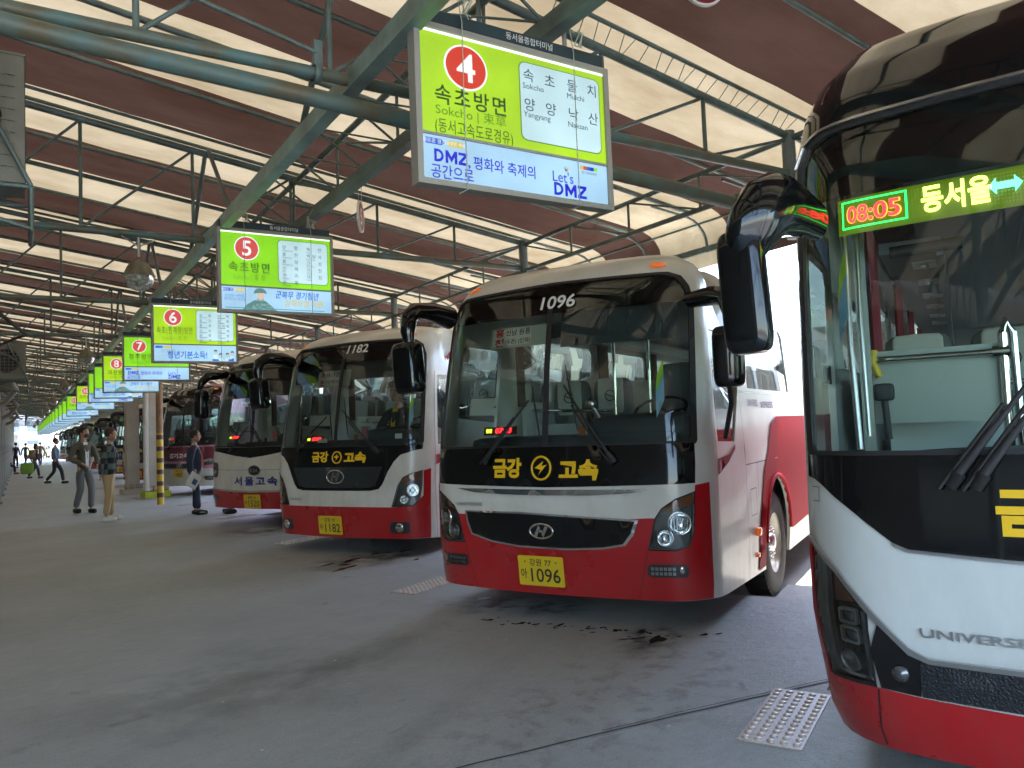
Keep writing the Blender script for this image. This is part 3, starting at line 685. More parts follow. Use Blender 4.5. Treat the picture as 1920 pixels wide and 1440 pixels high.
for j, y in enumerate(nfar):
    t = thing('platform_sign', 'small lit green and pale blue sign far down the row of signs', 'sign', (1.53, y, 2.58 + .05 * min(1, j / 4)), 0, 'lit signs over the bays')
    if j == 0:
        mb = MB(); mb.box((SW / 2, .05, .40), (SW, .10, .80)); mf = mb.data('frame', M_frame)
        mb = MB(); mb.box((SW / 2, -.004, .52), (SW - .06, .004, .50)); mg = mb.data('green_panel', E_green)
        mb = MB(); mb.box((SW / 2, -.004, .145), (SW - .06, .004, .23)); ma = mb.data('advert_panel', E_sky)
        mb = MB(); mb.box((.80, -.009, .53), (.42, .003, .36)); ml = mb.data('list_panel', E_white)
        mb = MB(); put_text(mb, '청년기본소득!', .5, .145, .11, lambda a, b: (a, -.009, b), width=.6, bold=.02); mt = mb.data('lettering', E_mblue)
    for nm, me in (('frame', mf), ('green_panel', mg), ('advert_panel', ma), ('list_panel', ml), ('lettering', mt)): link(nm, me, t)

# round bay number discs
M_disc = mat('maroon_disc', (.26, .03, .035), .4, noise=.2, nscale=8)
for n_, x, y, z, rz, lb in (('4', 3.62, 3.3, 4.235, -.25, 'maroon round disc at the top edge of the picture, cut off'), ('5', 2.95, 7.4, 3.70, 1.02, 'maroon round disc with a white 5 hanging right of the lit sign 5'), ('6', 3.0, 11.5, 3.68, .9, 'small maroon disc with a 6, farther along the bays')):
    t = thing('number_disc', lb, 'number disc', (x, y, z), rz, 'discs numbering the bays')
    R = Matrix.Rotation(pi / 2, 4, 'X')
    mb = MB(); mb.lathe([(0, -.008), (.15, -.008), (.15, .008), (0, .008)], 40, R, False); mb.build('disc', M_disc, t)
    mb = MB(); mb.lathe([(.148, -.0105), (.163, -.0105), (.163, .0105), (.148, .0105), (.148, -.0105)], 40, R, False); mb.build('rim', M_ltr_w, t)
    mb = MB(); put_text(mb, n_, 0, 0, .24, lambda a, b: (a, -.0095, b), bold=.01, res=5); put_text(mb, n_, 0, 0, .24, lambda a, b: (-a, .0095, b), bold=.01, res=5); mb.build('lettering', M_ltr_w, t)
    mb = MB(); mb.tube((-.08, 0, .13), (-.10, 0, .40), .003, 4); mb.tube((.08, 0, .13), (.10, 0, .40), .003, 4); mb.build('wire', M_satin, t)

# hanging globe lamps
M_shade = mat('weathered_lamp_shade', (.30, .27, .18), .6, noise=1, col2=(.10, .08, .045), nscale=7, detail=8, stretch=(1, 1, .25), bump=.2, bscale=30)
M_globe = glass_mat('dusty_globe', (.6, .7, .58), 1.0, .25, .95)
mb = MB(); mb.lathe([(.022, .175), (.03, .165), (.035, .145), (.075, .12), (.105, .08), (.128, .03), (.140, .0), (.146, -.004), (.146, -.012), (.138, -.014), (.136, -.004), (.12, .03), (.09, .08)], 28); me_sh = mb.data('lamp_shade', M_shade)
mb = MB(); mb.lathe([(.136, -.012), (.134, -.05), (.118, -.09), (.088, -.125), (.045, -.147), (0, -.153)], 28); me_gl = mb.data('globe', M_globe)
mb = MB(); mb.lathe([(0, -.075), (.03, -.06), (.04, -.03), (.025, .03), (.02, .10)], 12); me_bu = mb.data('bulb', mat('frosted_bulb', (.5, .52, .45), .5))
mb = MB(); mb.tube((0, 0, .17), (0, 0, .40), .014, 8); mb.tube((-.16, 0, .36), (0, 0, .28), .008, 5); mb.tube((.16, 0, .36), (0, 0, .28), .008, 5); me_sr = mb.data('stem', M_satin)
for i, y in enumerate([8.15, 16.25, 24.35, 32.4, 40.5, 48.6, 60.8, 72.9]):
    lb = ['nearest hanging globe lamp with rusty shade, left of the sign 5', 'second hanging globe lamp, left of the sign 7', 'third hanging globe lamp down the row', 'fourth hanging globe lamp down the row'][i] if i < 4 else 'far hanging globe lamp in the hazy end of the canopy'
    t = thing('globe_lamp', lb, 'lamp', (.98 if i == 0 else 1.05, y, 3.10), .3, 'hanging globe lamps')
    for nm, me in (('lamp_shade', me_sh), ('globe', me_gl), ('bulb', me_bu), ('stem', me_sr)): link(nm, me, t)

# left side: posts, brackets, air conditioner units, pipes
M_ac = mat('grubby_ivory_casing', (.22, .21, .165), .6, noise=.25, nscale=5, detail=8, bump=.05)
mb = MB(); mb.tube((0, 0, 0), (0, 0, 4.5), .055, 12); me_p = mb.data('shaft', mat('pale_post', (.30, .33, .31), .5, noise=.4, nscale=5))
mb = MB()
for z in (.05, 3.45, 3.0): mb.box((0, 0, z), (.16, .16, .05))
me_pb = mb.data('collar', M_steel)
for i, y in enumerate(TY):
    if y < -3: continue
    t = thing('canopy_post', ('%s pale round post on the left edge of the walkway' % ORD[i - 2]) if i < 9 else 'distant pale round post on the left edge of the walkway', 'post', (-.46, y + .35, 0), 0, 'posts on the walkway side')
    link('shaft', me_p, t); link('collar', me_pb, t)
def ac(x, y, zb, s, label):
    t = thing('air_conditioner', label, 'air conditioner', (x, y, zb), 0, 'air conditioner outdoor units')
    w, d, h = .80 * s, .34 * s, .74 * s
    mb = MB(); mb.box((-w / 2, d / 2, h / 2), (w, d, h)); mb.box((-w / 2, d / 2, h + .006), (w + .012, d + .012, .012)); mb.build('casing', M_ac, t)
    mb = MB(); mb.box((.002, d * .5, h * .5), (.006, .006, h * .96)); mb.box((.003, d * .22, h * .3), (.006, .06 * s, .10 * s)); mb.build('seam', M_dark, t)
    mb = MB()
    for i in range(9): mb.box((-w * .45, -.006, h * (.12 + .09 * i)), (w * .78, .01, .008))
    for i in range(9): mb.box((-w * .83 + w * .09 * i, -.006, h * .5), (.008, .01, h * .8))
    mb.build('grille', M_ac, t)
    mb = MB(); mb.lathe([(0, 0), (.24 * s, 0), (.25 * s, .01)], 20, Matrix.Translation((-w * .45, -.002, h / 2)) @ Matrix.Rotation(pi / 2, 4, 'X')); mb.build('fan_opening', M_rubber, t)
    q = thing('wall_bracket', 'steel angle bracket frame carrying the ' + label.split(' at ')[0], 'bracket', (x, y, zb))
    b = MB(); e = .014
    for (p, q2) in (((.03, -.04, -.03), (.03, d + .05, -.03)), ((.03, -.04, -.03), (-w, -.04, -.03)), ((.03, d + .05, -.03), (-w, d + .05, -.03)), ((.03, -.04, -.03), (.03, -.04, -.27)), ((.03, d + .05, -.03), (.03, d + .05, -.27)),
                    ((.03, -.04, -.27), (.03, d + .05, -.27)), ((.03, -.04, -.27), (-w, -.04, -.05)), ((-.28, -.05, .62), (.03, -.05, -.03))): b.tube(p, q2, e, 4)
    for i in range(4): b.box((-w * (.15 + .22 * i), d / 2, -.015), (.05, d + .06, .015))
    b.build('frame', M_steel, q)
ac(.035, 5.15, 3.00, 1.0, 'ivory air conditioner unit at the upper left edge')
ac(.10, 15.6, 2.66, .8, 'smaller ivory air conditioner unit at the left, farther off')
ac(-.05, 24.0, 3.0, 1.0, 'dim air conditioner unit at the left, far down the walkway')
mb = MB(); r = random.Random(9)
for k in range(7):
    y0 = 9 + k * 5.5; x0 = -.42; z0 = 2.9 + .12 * (k % 3)
    mb.path([(x0, y0, z0), (x0 + .25, y0 + .5, z0 - .02), (x0 + .45 + .1 * r.random(), y0 + 1.6, z0 - .1), (x0 + .4, y0 + 3.2, z0 + .05), (x0, y0 + 5.4, z0 + .1)], .022, 6)
mb.build('cable_bundle', M_rubber, label='dark cables sagging along the posts on the left', cat='cables', kind='stuff')
# thick elbow pipes on the left
mb = MB()
for y in (20, 28, 36):
    mb.path([(-.45, y, 3.3), (-.2, y, 3.05), (-.05, y + .2, 2.75), (-.25, y + .5, 2.5), (-.45, y + .6, 2.4)], .06, 8)
mb.build('duct', mat('grey_duct', (.25, .25, .23), .6), label='grey bent ducts along the posts at the far left', cat='duct', kind='stuff')

# concrete pillars, down pipe, plinths and the striped post
def pillar(x, y, w, label, plinth):
    t = thing('concrete_pillar', label, 'pillar', (x, y, 0), .1)
    mb = MB(); mb.box((0, 0, 1.9), (w, w, 3.8)); mb.build('shaft', M_conc, t)
    mb = MB(); mb.prism([(-w * .9, -w * .8), (w * .9, -w * .8), (w * .9, w * .8), (-w * .9, w * .8)], .16); mb.build('plinth', plinth, t)
    rr = random.Random(int(x * 10)); 
    for k in range(7):
        mb = MB(); a = k * .9; mb.blob((cos(a) * w * .62, -w * .62 + .06 * rr.random(), .24), (.16, .14, .16), .7, 10, 6); mb.build('stone', mat('pale_stone', (.45, .40, .34), .9, noise=.3, nscale=6), t)
M_lime = mat('lime_painted_concrete', (.50, .62, .03), .6, noise=.2, nscale=6)
pillar(2.78, 25.2, .33, 'square concrete pillar, left one, behind the striped post', M_conc)
pillar(3.12, 23.2, .36, 'square concrete pillar on a lime green plinth, right one', M_lime)
mb = MB(); mb.path([(2.86, 22.85, .2), (2.86, 22.85, 2.0), (2.87, 22.85, 3.9)], .075, 12); mb.box((2.86, 22.83, 1.9), (.19, .19, .03)); mb.build('down_pipe', mat('white_pipe', (.6, .6, .56), .4), label='white down pipe against the concrete pillar', cat='pipe')
def striped(): 
    t = thing('striped_post', 'yellow and black striped post with rusty upper half', 'post', (2.84, 20.3, 0))
    mb = MB(); mb.tube((0, 0, 1.70), (0, 0, 3.9), .075, 14); mb.build('upper_pole', mat('rusty_pole', (.33, .20, .10), .7, noise=1, col2=(.20, .11, .06), nscale=6), t)
    z = 0; k = 0
    my = mat('post_yellow', (.62, .42, .03), .5, noise=.2, nscale=8); mk = mat('post_maroon_black', (.05, .025, .02), .5)
    while z < 1.69:
        h_ = .17 if k % 2 == 0 else .105; mb = MB(); mb.tube((0, 0, z), (0, 0, min(1.7, z + h_)), .078, 14); mb.build('yellow_band' if k % 2 == 0 else 'black_band', my if k % 2 == 0 else mk, t); z += h_; k += 1
striped()
# terminal building wall on the far left (outside the picture)
t = thing('terminal_wall', 'long dark terminal building front on the walkway side', 'building', (-5.6, 0, 0))
mb = MB(); mb.box((-.15, 44, 2.9), (.3, 97, 5.8)); mb.build('wall', mat('dim_wall', (.16, .15, .13), .8, noise=.2, nscale=1.5), t)
for k in range(12):
    mb = MB(); mb.box((.02, -1 + 7.5 * k, 1.3), (.05, 3.0, 2.2)); mb.build('door', mat('dark_door_glass', (.05, .07, .08), .15), t)

# ================================================================== buses
def interp(x, tab):
    if x <= tab[0][0]: return tab[0][1]
    for (a, fa), (b, fb) in zip(tab, tab[1:]):
        if x <= b: return fa + (fb - fa) * (x - a) / (b - a)
    return tab[-1][1]
class Surf:
    def __init__(s, lf, ls, half=1.22, R=4.2, ul=.84, rc=.34):
        du = .01; th = x = y = u = 0.; s.t = [(0, 0, 0, 0)]
        while th < pi / 2 - 1e-6:
            th = min(pi / 2, th + (1 / R if u < ul else 1 / rc) * du); x += sin(th) * du; y += cos(th) * du; u += du; s.t.append((u, x, y, th))
        s.uc, s.xc, s.ym = u, x, y; s.sc = half / y; s.lf, s.ls = lf, ls
    def P(s, u, z, off=0.):
        p = s._p(u, z)
        return p + s.N(u, z) * off if off else p
    def _p(s, u, z):
        a = abs(u)
        if a < s.uc:
            f = a * 100; i = min(int(f), len(s.t) - 2); w = f - i; A, B = s.t[i], s.t[i + 1]; x = A[1] + (B[1] - A[1]) * w; y = A[2] + (B[2] - A[2]) * w
        else: x, y = s.xc + a - s.uc, s.ym
        x2 = x + interp(z, s.lf) * max(0, 1 - x / 2.5); y2 = y * s.sc - interp(z, s.ls) * min(1, y / s.ym)
        return Vector((x2, math.copysign(y2, u), z))
    def N(s, u, z):
        e = .012; du = s._p(u + e, z) - s._p(u - e, z); dz = s._p(u, z + e) - s._p(u, z - e); return dz.cross(du).normalized()
    def M(s, u, z, off=0.):
        n = s.N(u, z); r_ = Vector((n.y, -n.x, 0)).normalized() * -1
        r_ = Vector((-n.y, n.x, 0)).normalized()
        up_ = n.cross(r_); p = s.P(u, z, off)
        return Matrix(((r_.x, up_.x, n.x, p.x), (r_.y, up_.y, n.y, p.y), (r_.z, up_.z, n.z, p.z), (0, 0, 0, 1)))
ZG = [.0, .1, .2, .3, .4, .5, .6, .7, .8, .9, 1.0, 1.1, 1.2, 1.35, 1.5, 1.6, 1.8, 2.0, 2.2, 2.4, 2.5, 2.6, 2.65, 2.7, 2.75, 2.78, 2.81, 2.84, 2.86, 2.88, 2.925, 2.97, 3.0, 3.03, 3.06, 3.1, 3.15, 3.2, 3.25, 3.28]
def ug(): 
    a = [i * .06 for i in range(26)]; b = [1.575 + .75 * i for i in range(1, 16)]; p = a + b
    return sorted([-v for v in p if v > 0] + p)
UG = ug()
def inpoly(x, y, P):
    c = False; j = len(P) - 1
    for i in range(len(P)):
        xi, yi = P[i]; xj, yj = P[j]
        if (yi > y) != (yj > y) and x < (xj - xi) * (y - yi) / (yj - yi) + xi: c = not c
        j = i
    return c
def bbox(P): return min(p[0] for p in P), max(p[0] for p in P), min(p[1] for p in P), max(p[1] for p in P)
def dense(P, near=.08, far=.7):
    out = []
    for i in range(len(P)):
        a, b = P[i], P[(i + 1) % len(P)]; L = sqrt((a[0] - b[0]) ** 2 + (a[1] - b[1]) ** 2)
        st = near if min(abs(a[0]), abs(b[0])) < 1.5 else far
        if abs(a[1] - b[1]) > .3: st = .1
        n = max(1, int(math.ceil(L / st))); out += [(a[0] + (b[0] - a[0]) * k / n, a[1] + (b[1] - a[1]) * k / n) for k in range(n)]
    return out
def patch_mb(sf, outer, holes=(), off=0., rim=0., grid=1, mb=None):
    mb = mb or MB(); O = dense(outer); H = [dense(h) for h in holes]
    x0, x1, z0, z1 = bbox(O); HB = [(bbox(h), h) for h in H]
    pts = []; ed = []
    for L in [O] + H:
        s0 = len(pts); pts += L; ed += [(s0 + i, s0 + (i + 1) % len(L)) for i in range(len(L))]
    if grid:
        us = UG; zs = ZG
        for u in us:
            if not x0 < u < x1: continue
            for z in zs:
                if z0 < z < z1 and inpoly(u, z, O) and not any(b[0] < u < b[1] and b[2] < z < b[3] and inpoly(u, z, h) for b, h in HB): pts.append((u + .0013, z + .0007))
    r_ = geometry.delaunay_2d_cdt([Vector(p) for p in pts], ed, [], 0, 1e-5)
    vv, ff = r_[0], r_[2]; fs = []
    for f in ff:
        cx = sum(vv[i].x for i in f) / len(f); cz = sum(vv[i].y for i in f) / len(f)
        if not inpoly(cx, cz, O): continue
        if any(b[0] < cx < b[1] and b[2] < cz < b[3] and inpoly(cx, cz, h) for b, h in HB): continue
        a, b, c = (vv[i] for i in f[:3])
        if (b.x - a.x) * (c.y - a.y) - (b.y - a.y) * (c.x - a.x) > 0: f = tuple(reversed(f))
        fs.append(tuple(f))
    mb.add([sf.P(v.x, v.y, off) for v in vv], fs, True)
    if rim:
        for L in [O] + H:
            n = len(L); a = [sf.P(u, z, off) for u, z in L]; b = [sf.P(u, z, off - rim) for u, z in L]
            mb.add(a + b, [(i, (i + 1) % n, n + (i + 1) % n, n + i) for i in range(n)], False)
    return mb
def sym(h): return list(h) + [(-u, z) for u, z in reversed(h) if abs(u) > 1e-6]
def mirr(P): return [(-u, z) for u, z in P]
LF = [(0, .06), (.3, .03), (.6, 0), (1., 0), (1.5, .05), (2., .13), (2.4, .22), (2.6, .28), (2.7, .34), (2.78, .43), (2.84, .56), (2.88, .75)]
LS = [(0, .04), (.3, .01), (.6, 0), (1.2, 0), (2.4, .08), (2.6, .12), (2.7, .17), (2.78, .24), (2.84, .34), (2.88, .45)]
LF7 = [(0, .06), (.3, .03), (.6, 0), (1., 0), (1.5, .05), (2., .12), (2.5, .22), (2.75, .32), (2.88, .42), (2.97, .56), (3.03, .78), (3.06, 1.)]
LS7 = [(0, .04), (.3, .01), (.6, 0), (1.2, 0), (2.5, .08), (2.75, .13), (2.88, .20), (2.97, .30), (3.06, .5)]
LF4 = [(0, .18), (.2, .10), (.3, .055), (.6, 0), (1., 0), (1.6, .05), (2.2, .13), (2.6, .21), (2.85, .30), (3., .39), (3.15, .54), (3.25, .74), (3.28, .95)]
LS4 = [(0, .14), (.2, .08), (.3, .045), (.7, 0), (2.6, 0), (2.85, .05), (3., .11), (3.15, .22), (3.25, .36), (3.28, .45)]

# shared meshes: wheel, seats
YR = Matrix.Rotation(pi / 2, 4, 'X')
def wheel_meshes():
    mb = MB(); mb.lathe([(.285, -.12), (.36, -.135), (.46, -.13), (.495, -.10), (.50, -.06), (.50, .06), (.495, .10), (.46, .13), (.36, .135), (.285, .12)], 44, YR)
    for k in range(44):
        a = 2 * pi * k / 44
        for y in (-.085, -.03, .03, .085): mb.box((cos(a) * .499, y, sin(a) * .499), (.012, .040, .040), ry=-a)
    ty = mb.data('tyre', mat('tyre_rubber', (.018, .018, .02), .75, bump=.2, bscale=60))
    mb = MB(); mb.lathe([(.288, .12), (.292, .10), (.27, .085), (.262, .03), (.25, .0), (.19, -.03), (.17, .03), (.16, .045), (.0, .045)], 40, YR)
    ri = mb.data('rim', mat('cream_wheel_rim', (.62, .60, .52), .35, metal=.3, noise=.3, nscale=8))
    mb = MB()
    for k in range(10):
        a = 2 * pi * k / 10; mb.lathe([(0, .0), (.027, .0)], 10, Matrix.Translation((cos(a) * .222, -.018, sin(a) * .222)) @ Matrix.Scale(1.3, 4, (cos(a + pi / 2), 0, sin(a + pi / 2))) @ YR @ Matrix.Translation((0, 0, .016)))
    ho = mb.data('vent_hole', M_rubber)
    mb = MB(); mb.lathe([(.014, .05), (.02, .075), (.02, .095), (.012, .10), (0, .10)], 8, YR); bo = mb.data('wheel_nut', M_chrome)
    mb = MB(); mb.lathe([(.095, .045), (.09, .10), (.05, .12), (0, .12)], 20, YR); hu = mb.data('hub', M_satin)
    return ty, ri, ho, bo, hu
WHL = wheel_meshes()
mb = MB(); mb.blob((0, 0, .32), (.46, .44, .14), .35, 14, 6); mb.blob((.23, 0, .66), (.15, .42, .74), .35, 14, 8, M=None); me_seat = mb.data('seat', M_seat)
mb = MB(); mb.blob((.155, 0, .84), (.035, .29, .38), .25, 14, 6); me_cov = mb.data('headrest_cover', M_cover)
mb = MB()
mb.path([(0.13, .055 * cos(a * pi / 8), .84 + .055 * sin(a * pi / 8)) for a in range(17)], .005, 4); mb.tube((.13, .05, .86), (.13, -.05, .82), .005, 4); me_emb = mb.data('seat_emblem', M_dkin)
def swr(mb, R_, r_, c, tilt, n=24):
    M_ = Matrix.Translation(c) @ Matrix.Rotation(tilt, 4, 'Y')
    for k in range(n):
        a, b = 2 * pi * k / n, 2 * pi * (k + 1) / n
        mb.tube(M_ @ Vector((R_ * cos(a), R_ * sin(a), 0)), M_ @ Vector((R_ * cos(b), R_ * sin(b), 0)), r_, 6, cap=False)
    for a in (0.3, 2.8, 4.7): mb.tube(M_ @ Vector((0, 0, -.04)), M_ @ Vector((R_ * cos(a), R_ * sin(a), 0)), .014, 5)
    mb.blob(tuple(M_ @ Vector((0, 0, -.03))), (.12, .12, .06), .6, 10, 6); mb.tube(M_ @ Vector((0, 0, -.03)), M_ @ Vector((.0, 0, -.35)), .03, 6)
mb = MB(); swr(mb, .22, .014, (0, 0, 0), radians(-28)); me_sw = mb.data('steering_wheel', M_black)
def circ_emblem(sf, u, z, rx, rz, m, root, kind):
    M_ = sf.M(u, z, .012)
    mb = MB()
    ring = [(rx * cos(2 * pi * k / 28), rz * sin(2 * pi * k / 28), .006) for k in range(29)]
    mb.path([M_ @ Vector(p) for p in ring], .009, 6)
    if kind == 'H':
        f = lambda P: mb.add([M_ @ Vector((x * rx, y * rz, .004)) for x, y in P] + [M_ @ Vector((x * rx, y * rz, .014)) for x, y in P], [tuple(range(len(P))), tuple(range(2 * len(P) - 1, len(P) - 1, -1))] + [(i, (i + 1) % len(P), len(P) + (i + 1) % len(P), len(P) + i) for i in range(len(P))])
        f([(-.62, -.62), (-.36, -.74), (-.05, .45), (-.2, .83)]); f([(.36, .74), (.62, .62), (.2, -.83), (.05, -.45)]); f([(-.42, .02), (-.1, .22), (.42, -.02), (.1, -.22)])
    if kind == 'KIA':
        bk = MB(); bk.add([M_ @ Vector((p[0], p[1], .002)) for p in ring[:-1]], [tuple(range(28))]); bk.build('badge_back', M_black, root)
        put_text(mb, 'KIA', 0, 0, rz * 1.1, lambda a, b: M_ @ Vector((a, b, .008)), bold=.03, width=rx * 1.4)
    if kind == 'Z':
        q = [(-.68, .02), (.25, .62), (.08, .18), (.62, .30), (-.30, -.62), (-.06, -.16)]
        mb.add([M_ @ Vector((x * rx, y * rz, .008)) for x, y in q], [(0, 1, 2), (0, 2, 5), (2, 3, 5), (3, 4, 5)])
    mb.build('emblem', m, root)
def surf_text(sf, items, m, root, name='lettering', off=.008):
    q = MB()
    for t, u, z, size, kw in items: put_text(q, t, 0, 0, size, lambda a, b: sf.P(u - a, z + b, off), **kw)
    return q.build(name, m, root)
def lamp(sf, u, z, r_, root, kind='reflector'):
    M_ = sf.M(u, z, -.03)
    mb = MB(); mb.lathe([(r_ * .22, .0), (r_ * .6, .004), (r_ * .9, .022), (r_, .032), (r_ * 1.1, .030), (r_ * 1.12, .022)], 24, M_)
    mb.add([M_ @ Vector((r_ * .22 * cos(a * pi / 6), r_ * .22 * sin(a * pi / 6), 0)) for a in range(12)], [tuple(range(12))])
    for k in range(-3, 4): mb.box((0, 0, 0), (.004, r_ * 1.5 * sqrt(max(0, 1 - (k / 4) ** 2)), .004), Matrix(M_) @ Matrix.Translation((k * r_ * .25, 0, .027)))
    mb.build('lamp_bowl', M_chrome, root)
def make_bus(name, label, o, sf, cfg):
    root = thing('bus', label, 'bus', (o[0], o[1], 0), YAW + cfg.get('dyaw', 0), 'coaches parked along the bays')
    ztop = cfg['ztop']; uw, ur, U = sf.uc + 2.1, sf.uc + 7.9, sf.uc + 10.6
    wz, wr = .30, .56
    def arch(c): 
        out = [(c - wr, .12)]
        for k in range(0, 13):
            a = pi - pi * k / 12; out.append((c + wr * cos(a), wz + .0 + wr * max(0, sin(a)) + .06))
        return out + [(c + wr, .12)]
    zb = cfg.get('zb', .21); half = [(0, zb), (sf.uc - .14, zb - .01), (sf.uc + .2, zb - .04)] + arch(uw) + arch(ur) + [(U, .12), (U, ztop), (0, ztop)]
    outer = sym(half)
    holes = [cfg['glass']]
    wins = cfg.get('windows', [(sf.uc + 1.13, sf.uc + 3.15), (sf.uc + 3.33, sf.uc + 5.0), (sf.uc + 5.15, sf.uc + 6.9), (sf.uc + 7.05, sf.uc + 8.7), (sf.uc + 8.85, sf.uc + 10.3)])
    wz0, wz1 = cfg.get('wz', (1.76, 2.42))
    wpoly = []
    for i, (a, b) in enumerate(wins):
        P = [(a + (.0 if i else .10), wz0), (b, wz0), (b - .02, wz1 - .06), (b - .10, wz1), (a + .12, wz1), (a + .02, wz1 - .08)]
        wpoly += [P, mirr(P)]
    dw = [(sf.uc + .08, 1.33), (sf.uc + .58, 1.31), (sf.uc + .86, 1.75), (sf.uc + .86, 2.12), (sf.uc + .74, 2.2), (sf.uc + .08, 2.2)]
    door = [(sf.uc + .10, .72), (sf.uc + .80, .72), (sf.uc + .82, 2.20), (sf.uc + .76, 2.26), (sf.uc + .14, 2.26), (sf.uc + .10, 2.20)]
    wpoly += [door if cfg.get('detail', 1) >= 1 else dw, mirr(dw)]
    holes += wpoly
    heads = [h for h in (cfg.get('head') and [cfg['head'], mirr(cfg['head'])] or [])]
    holes += heads
    patch_mb(sf, outer, holes, 0., .03).build('body_shell', cfg['paint'], root)
    # roof and tail
    ring = [sf.P(u, ztop) for u in [-U + i * .5 for i in range(int((U - 1.5) / .5))] + [-1.5 + .1 * i for i in range(31)] + [U - .5 * i for i in range(int((U - 1.5) / .5))][::-1]]
    mb = MB(); mb.add(ring, [tuple(range(len(ring)))[::-1]]); rf = mb.build('roof', cfg.get('roofpaint', cfg['paint']), root)
    mb = MB(); mb.box((5.6, 0, ztop + .07), (2.2, 1.5, .16)); mb.box((5.6, 0, ztop + .16), (1.9, 1.3, .03)); mb.build('air_conditioner_hood', cfg.get('roofpaint', cfg['paint']), rf)
    zs = [.12 + (ztop - .12) * i / 14 for i in range(15)]; tl = [sf.P(-U, z) for z in zs] + [sf.P(U, z) for z in reversed(zs)]
    mb = MB(); mb.add(tl, [tuple(range(len(tl)))]); mb.build('tail_panel', cfg['paint'], root)
    # glass
    ws = patch_mb(sf, cfg['glass'], (), -.008).build('windshield', cfg.get('gmat', M_glass), root)
    gb = cfg['glass']; x0, x1, z0, z1 = bbox(gb)
    cx, cz = 0, (z0 + z1) / 2
    big = [(u * 1.012, cz + (z - cz) * 1.012) for u, z in gb]; small = [(u * .965, cz + (z - cz) * .975) for u, z in gb]
    patch_mb(sf, big, [small], .004, .012).build('windshield_gasket', M_rubber, ws)
    if cfg.get('split', True):
        patch_mb(sf, [(-.022, z0 + .01), (.022, z0 + .01), (.022, cfg.get('band', z1) + .05), (-.022, cfg.get('band', z1) + .05)], (), .003, .01).build('centre_pillar', M_rubber, ws)
    if 'band' in cfg:
        zb_ = cfg['band']; P = [(u, max(z, zb_)) for u, z in small]; patch_mb(sf, P, (), -.012).build('shade_band', M_black, ws)
    if 'blind' in cfg:
        patch_mb(sf, cfg['blind'], (), -.05).build('sun_blind', M_dkin, ws)
    for i, P in enumerate(wpoly):
        w = patch_mb(sf, P, (), -.012).build('side_window', cfg.get('smat', M_glass), root)
    # overlays
    for nm, m, P, off, rim, sy in cfg['over']:
        for Q in ([P] if not sy else [P, mirr(P)]):
            patch_mb(sf, Q, heads if nm == 'bumper' else (), off, rim).build(nm, m, root)
    # headlights
    for h in heads:
        s_ = -1 if h[0][0] < 0 else 1
        hd = patch_mb(sf, h, (), -.045).build('headlight', cfg.get('hmat', mat('headlight_housing', (.12, .13, .12), .3, metal=.4)), root)
        for (u, z, r_) in cfg.get('lamps', []): lamp(sf, s_ * u, z, r_, hd)
        if 'hamber' in cfg:
            patch_mb(sf, [(s_ * u, z) for u, z in cfg['hamber']], (), -.02).build('turn_signal', mat('muted_amber_lens', (.30, .085, .02), .2, coat=.5), hd)
        for (bx0, bz0, bx1, bz1) in cfg.get('squares', []):
            q = patch_mb(sf, rrect(min(s_ * bx0, s_ * bx1), bz0, max(s_ * bx0, s_ * bx1), bz1, .012), [rrect(min(s_ * bx0, s_ * bx1) + .009, bz0 + .009, max(s_ * bx0, s_ * bx1) - .009, bz1 - .009, .008)], -.012, .02); q.build('lamp_surround', mat('silver_surround', (.62, .66, .64), .3, metal=.4), hd)
            mm = sf.M(s_ * (bx0 + bx1) / 2, (bz0 + bz1) / 2, -.035); q = MB(); q.blob((0, 0, 0), (.062, .05, .04), .6, 14, 8, mm); q.build('projector_lens', mat('projector_glass', (.05, .06, .07), .03, spec=1., coat=1), hd)
        for P in cfg.get('drl', []): patch_mb(sf, [(s_ * u, z) for u, z in P], (), -.015, .02).build('light_strip', mat('light_strip', (.30, .34, .36), .3), hd)
        patch_mb(sf, h, (), .004).build('headlight_cover', M_lens, hd)
        cx_ = sum(p[0] for p in h) / len(h); cz_ = sum(p[1] for p in h) / len(h)
        patch_mb(sf, [(cx_ + (u - cx_) * 1.03, cz_ + (z - cz_) * 1.03) for u, z in h], [[(cx_ + (u - cx_) * .97, cz_ + (z - cz_) * .97) for u, z in h]], .006).build('headlight_seal', M_rubber, hd)
    for P in cfg.get('fog', []):
        for s_ in (-1, 1):
            Q = [(s_ * u, z) for u, z in P]; fg = patch_mb(sf, Q, (), .007, .01).build('fog_lamp', M_dark, root); cx_ = sum(p[0] for p in Q) / len(Q); cz_ = sum(p[1] for p in Q) / len(Q)
            if cfg.get('fogstyle') == 'round':
                q = MB(); q.lathe([(.055, 0), (.058, .012), (.045, .018), (0, .022)], 20, sf.M(cx_, cz_, .008)); q.build('fog_lens', M_chrome, fg)
            elif cfg.get('fogstyle') == 'bars':
                q = MB()
                for a in range(6):
                    for b_ in range(2): q.box((0, 0, 0), (.022, .022, .008), sf.M(cx_ + s_ * (-.10 + a * .028), cz_ - .018 + b_ * .034, .012))
                q.build('led_cells', M_satin, fg); q = MB(); q.blob((0, 0, 0), (.04, .06, .02), .8, 12, 6, sf.M(cx_ + s_ * .09, cz_ + .01, .014)); q.build('fog_lens', M_chrome, fg)
                patch_mb(sf, Q, (), .022, .0).build('fog_cover', M_lens, fg)
            else:
                q = MB(); q.lathe([(.028, 0), (.03, .012), (.0, .02)], 16, sf.M(cx_, cz_, .008)); q.build('fog_lens', mat('projector_glass', (.05, .06, .07), .03, spec=1., coat=1), fg)
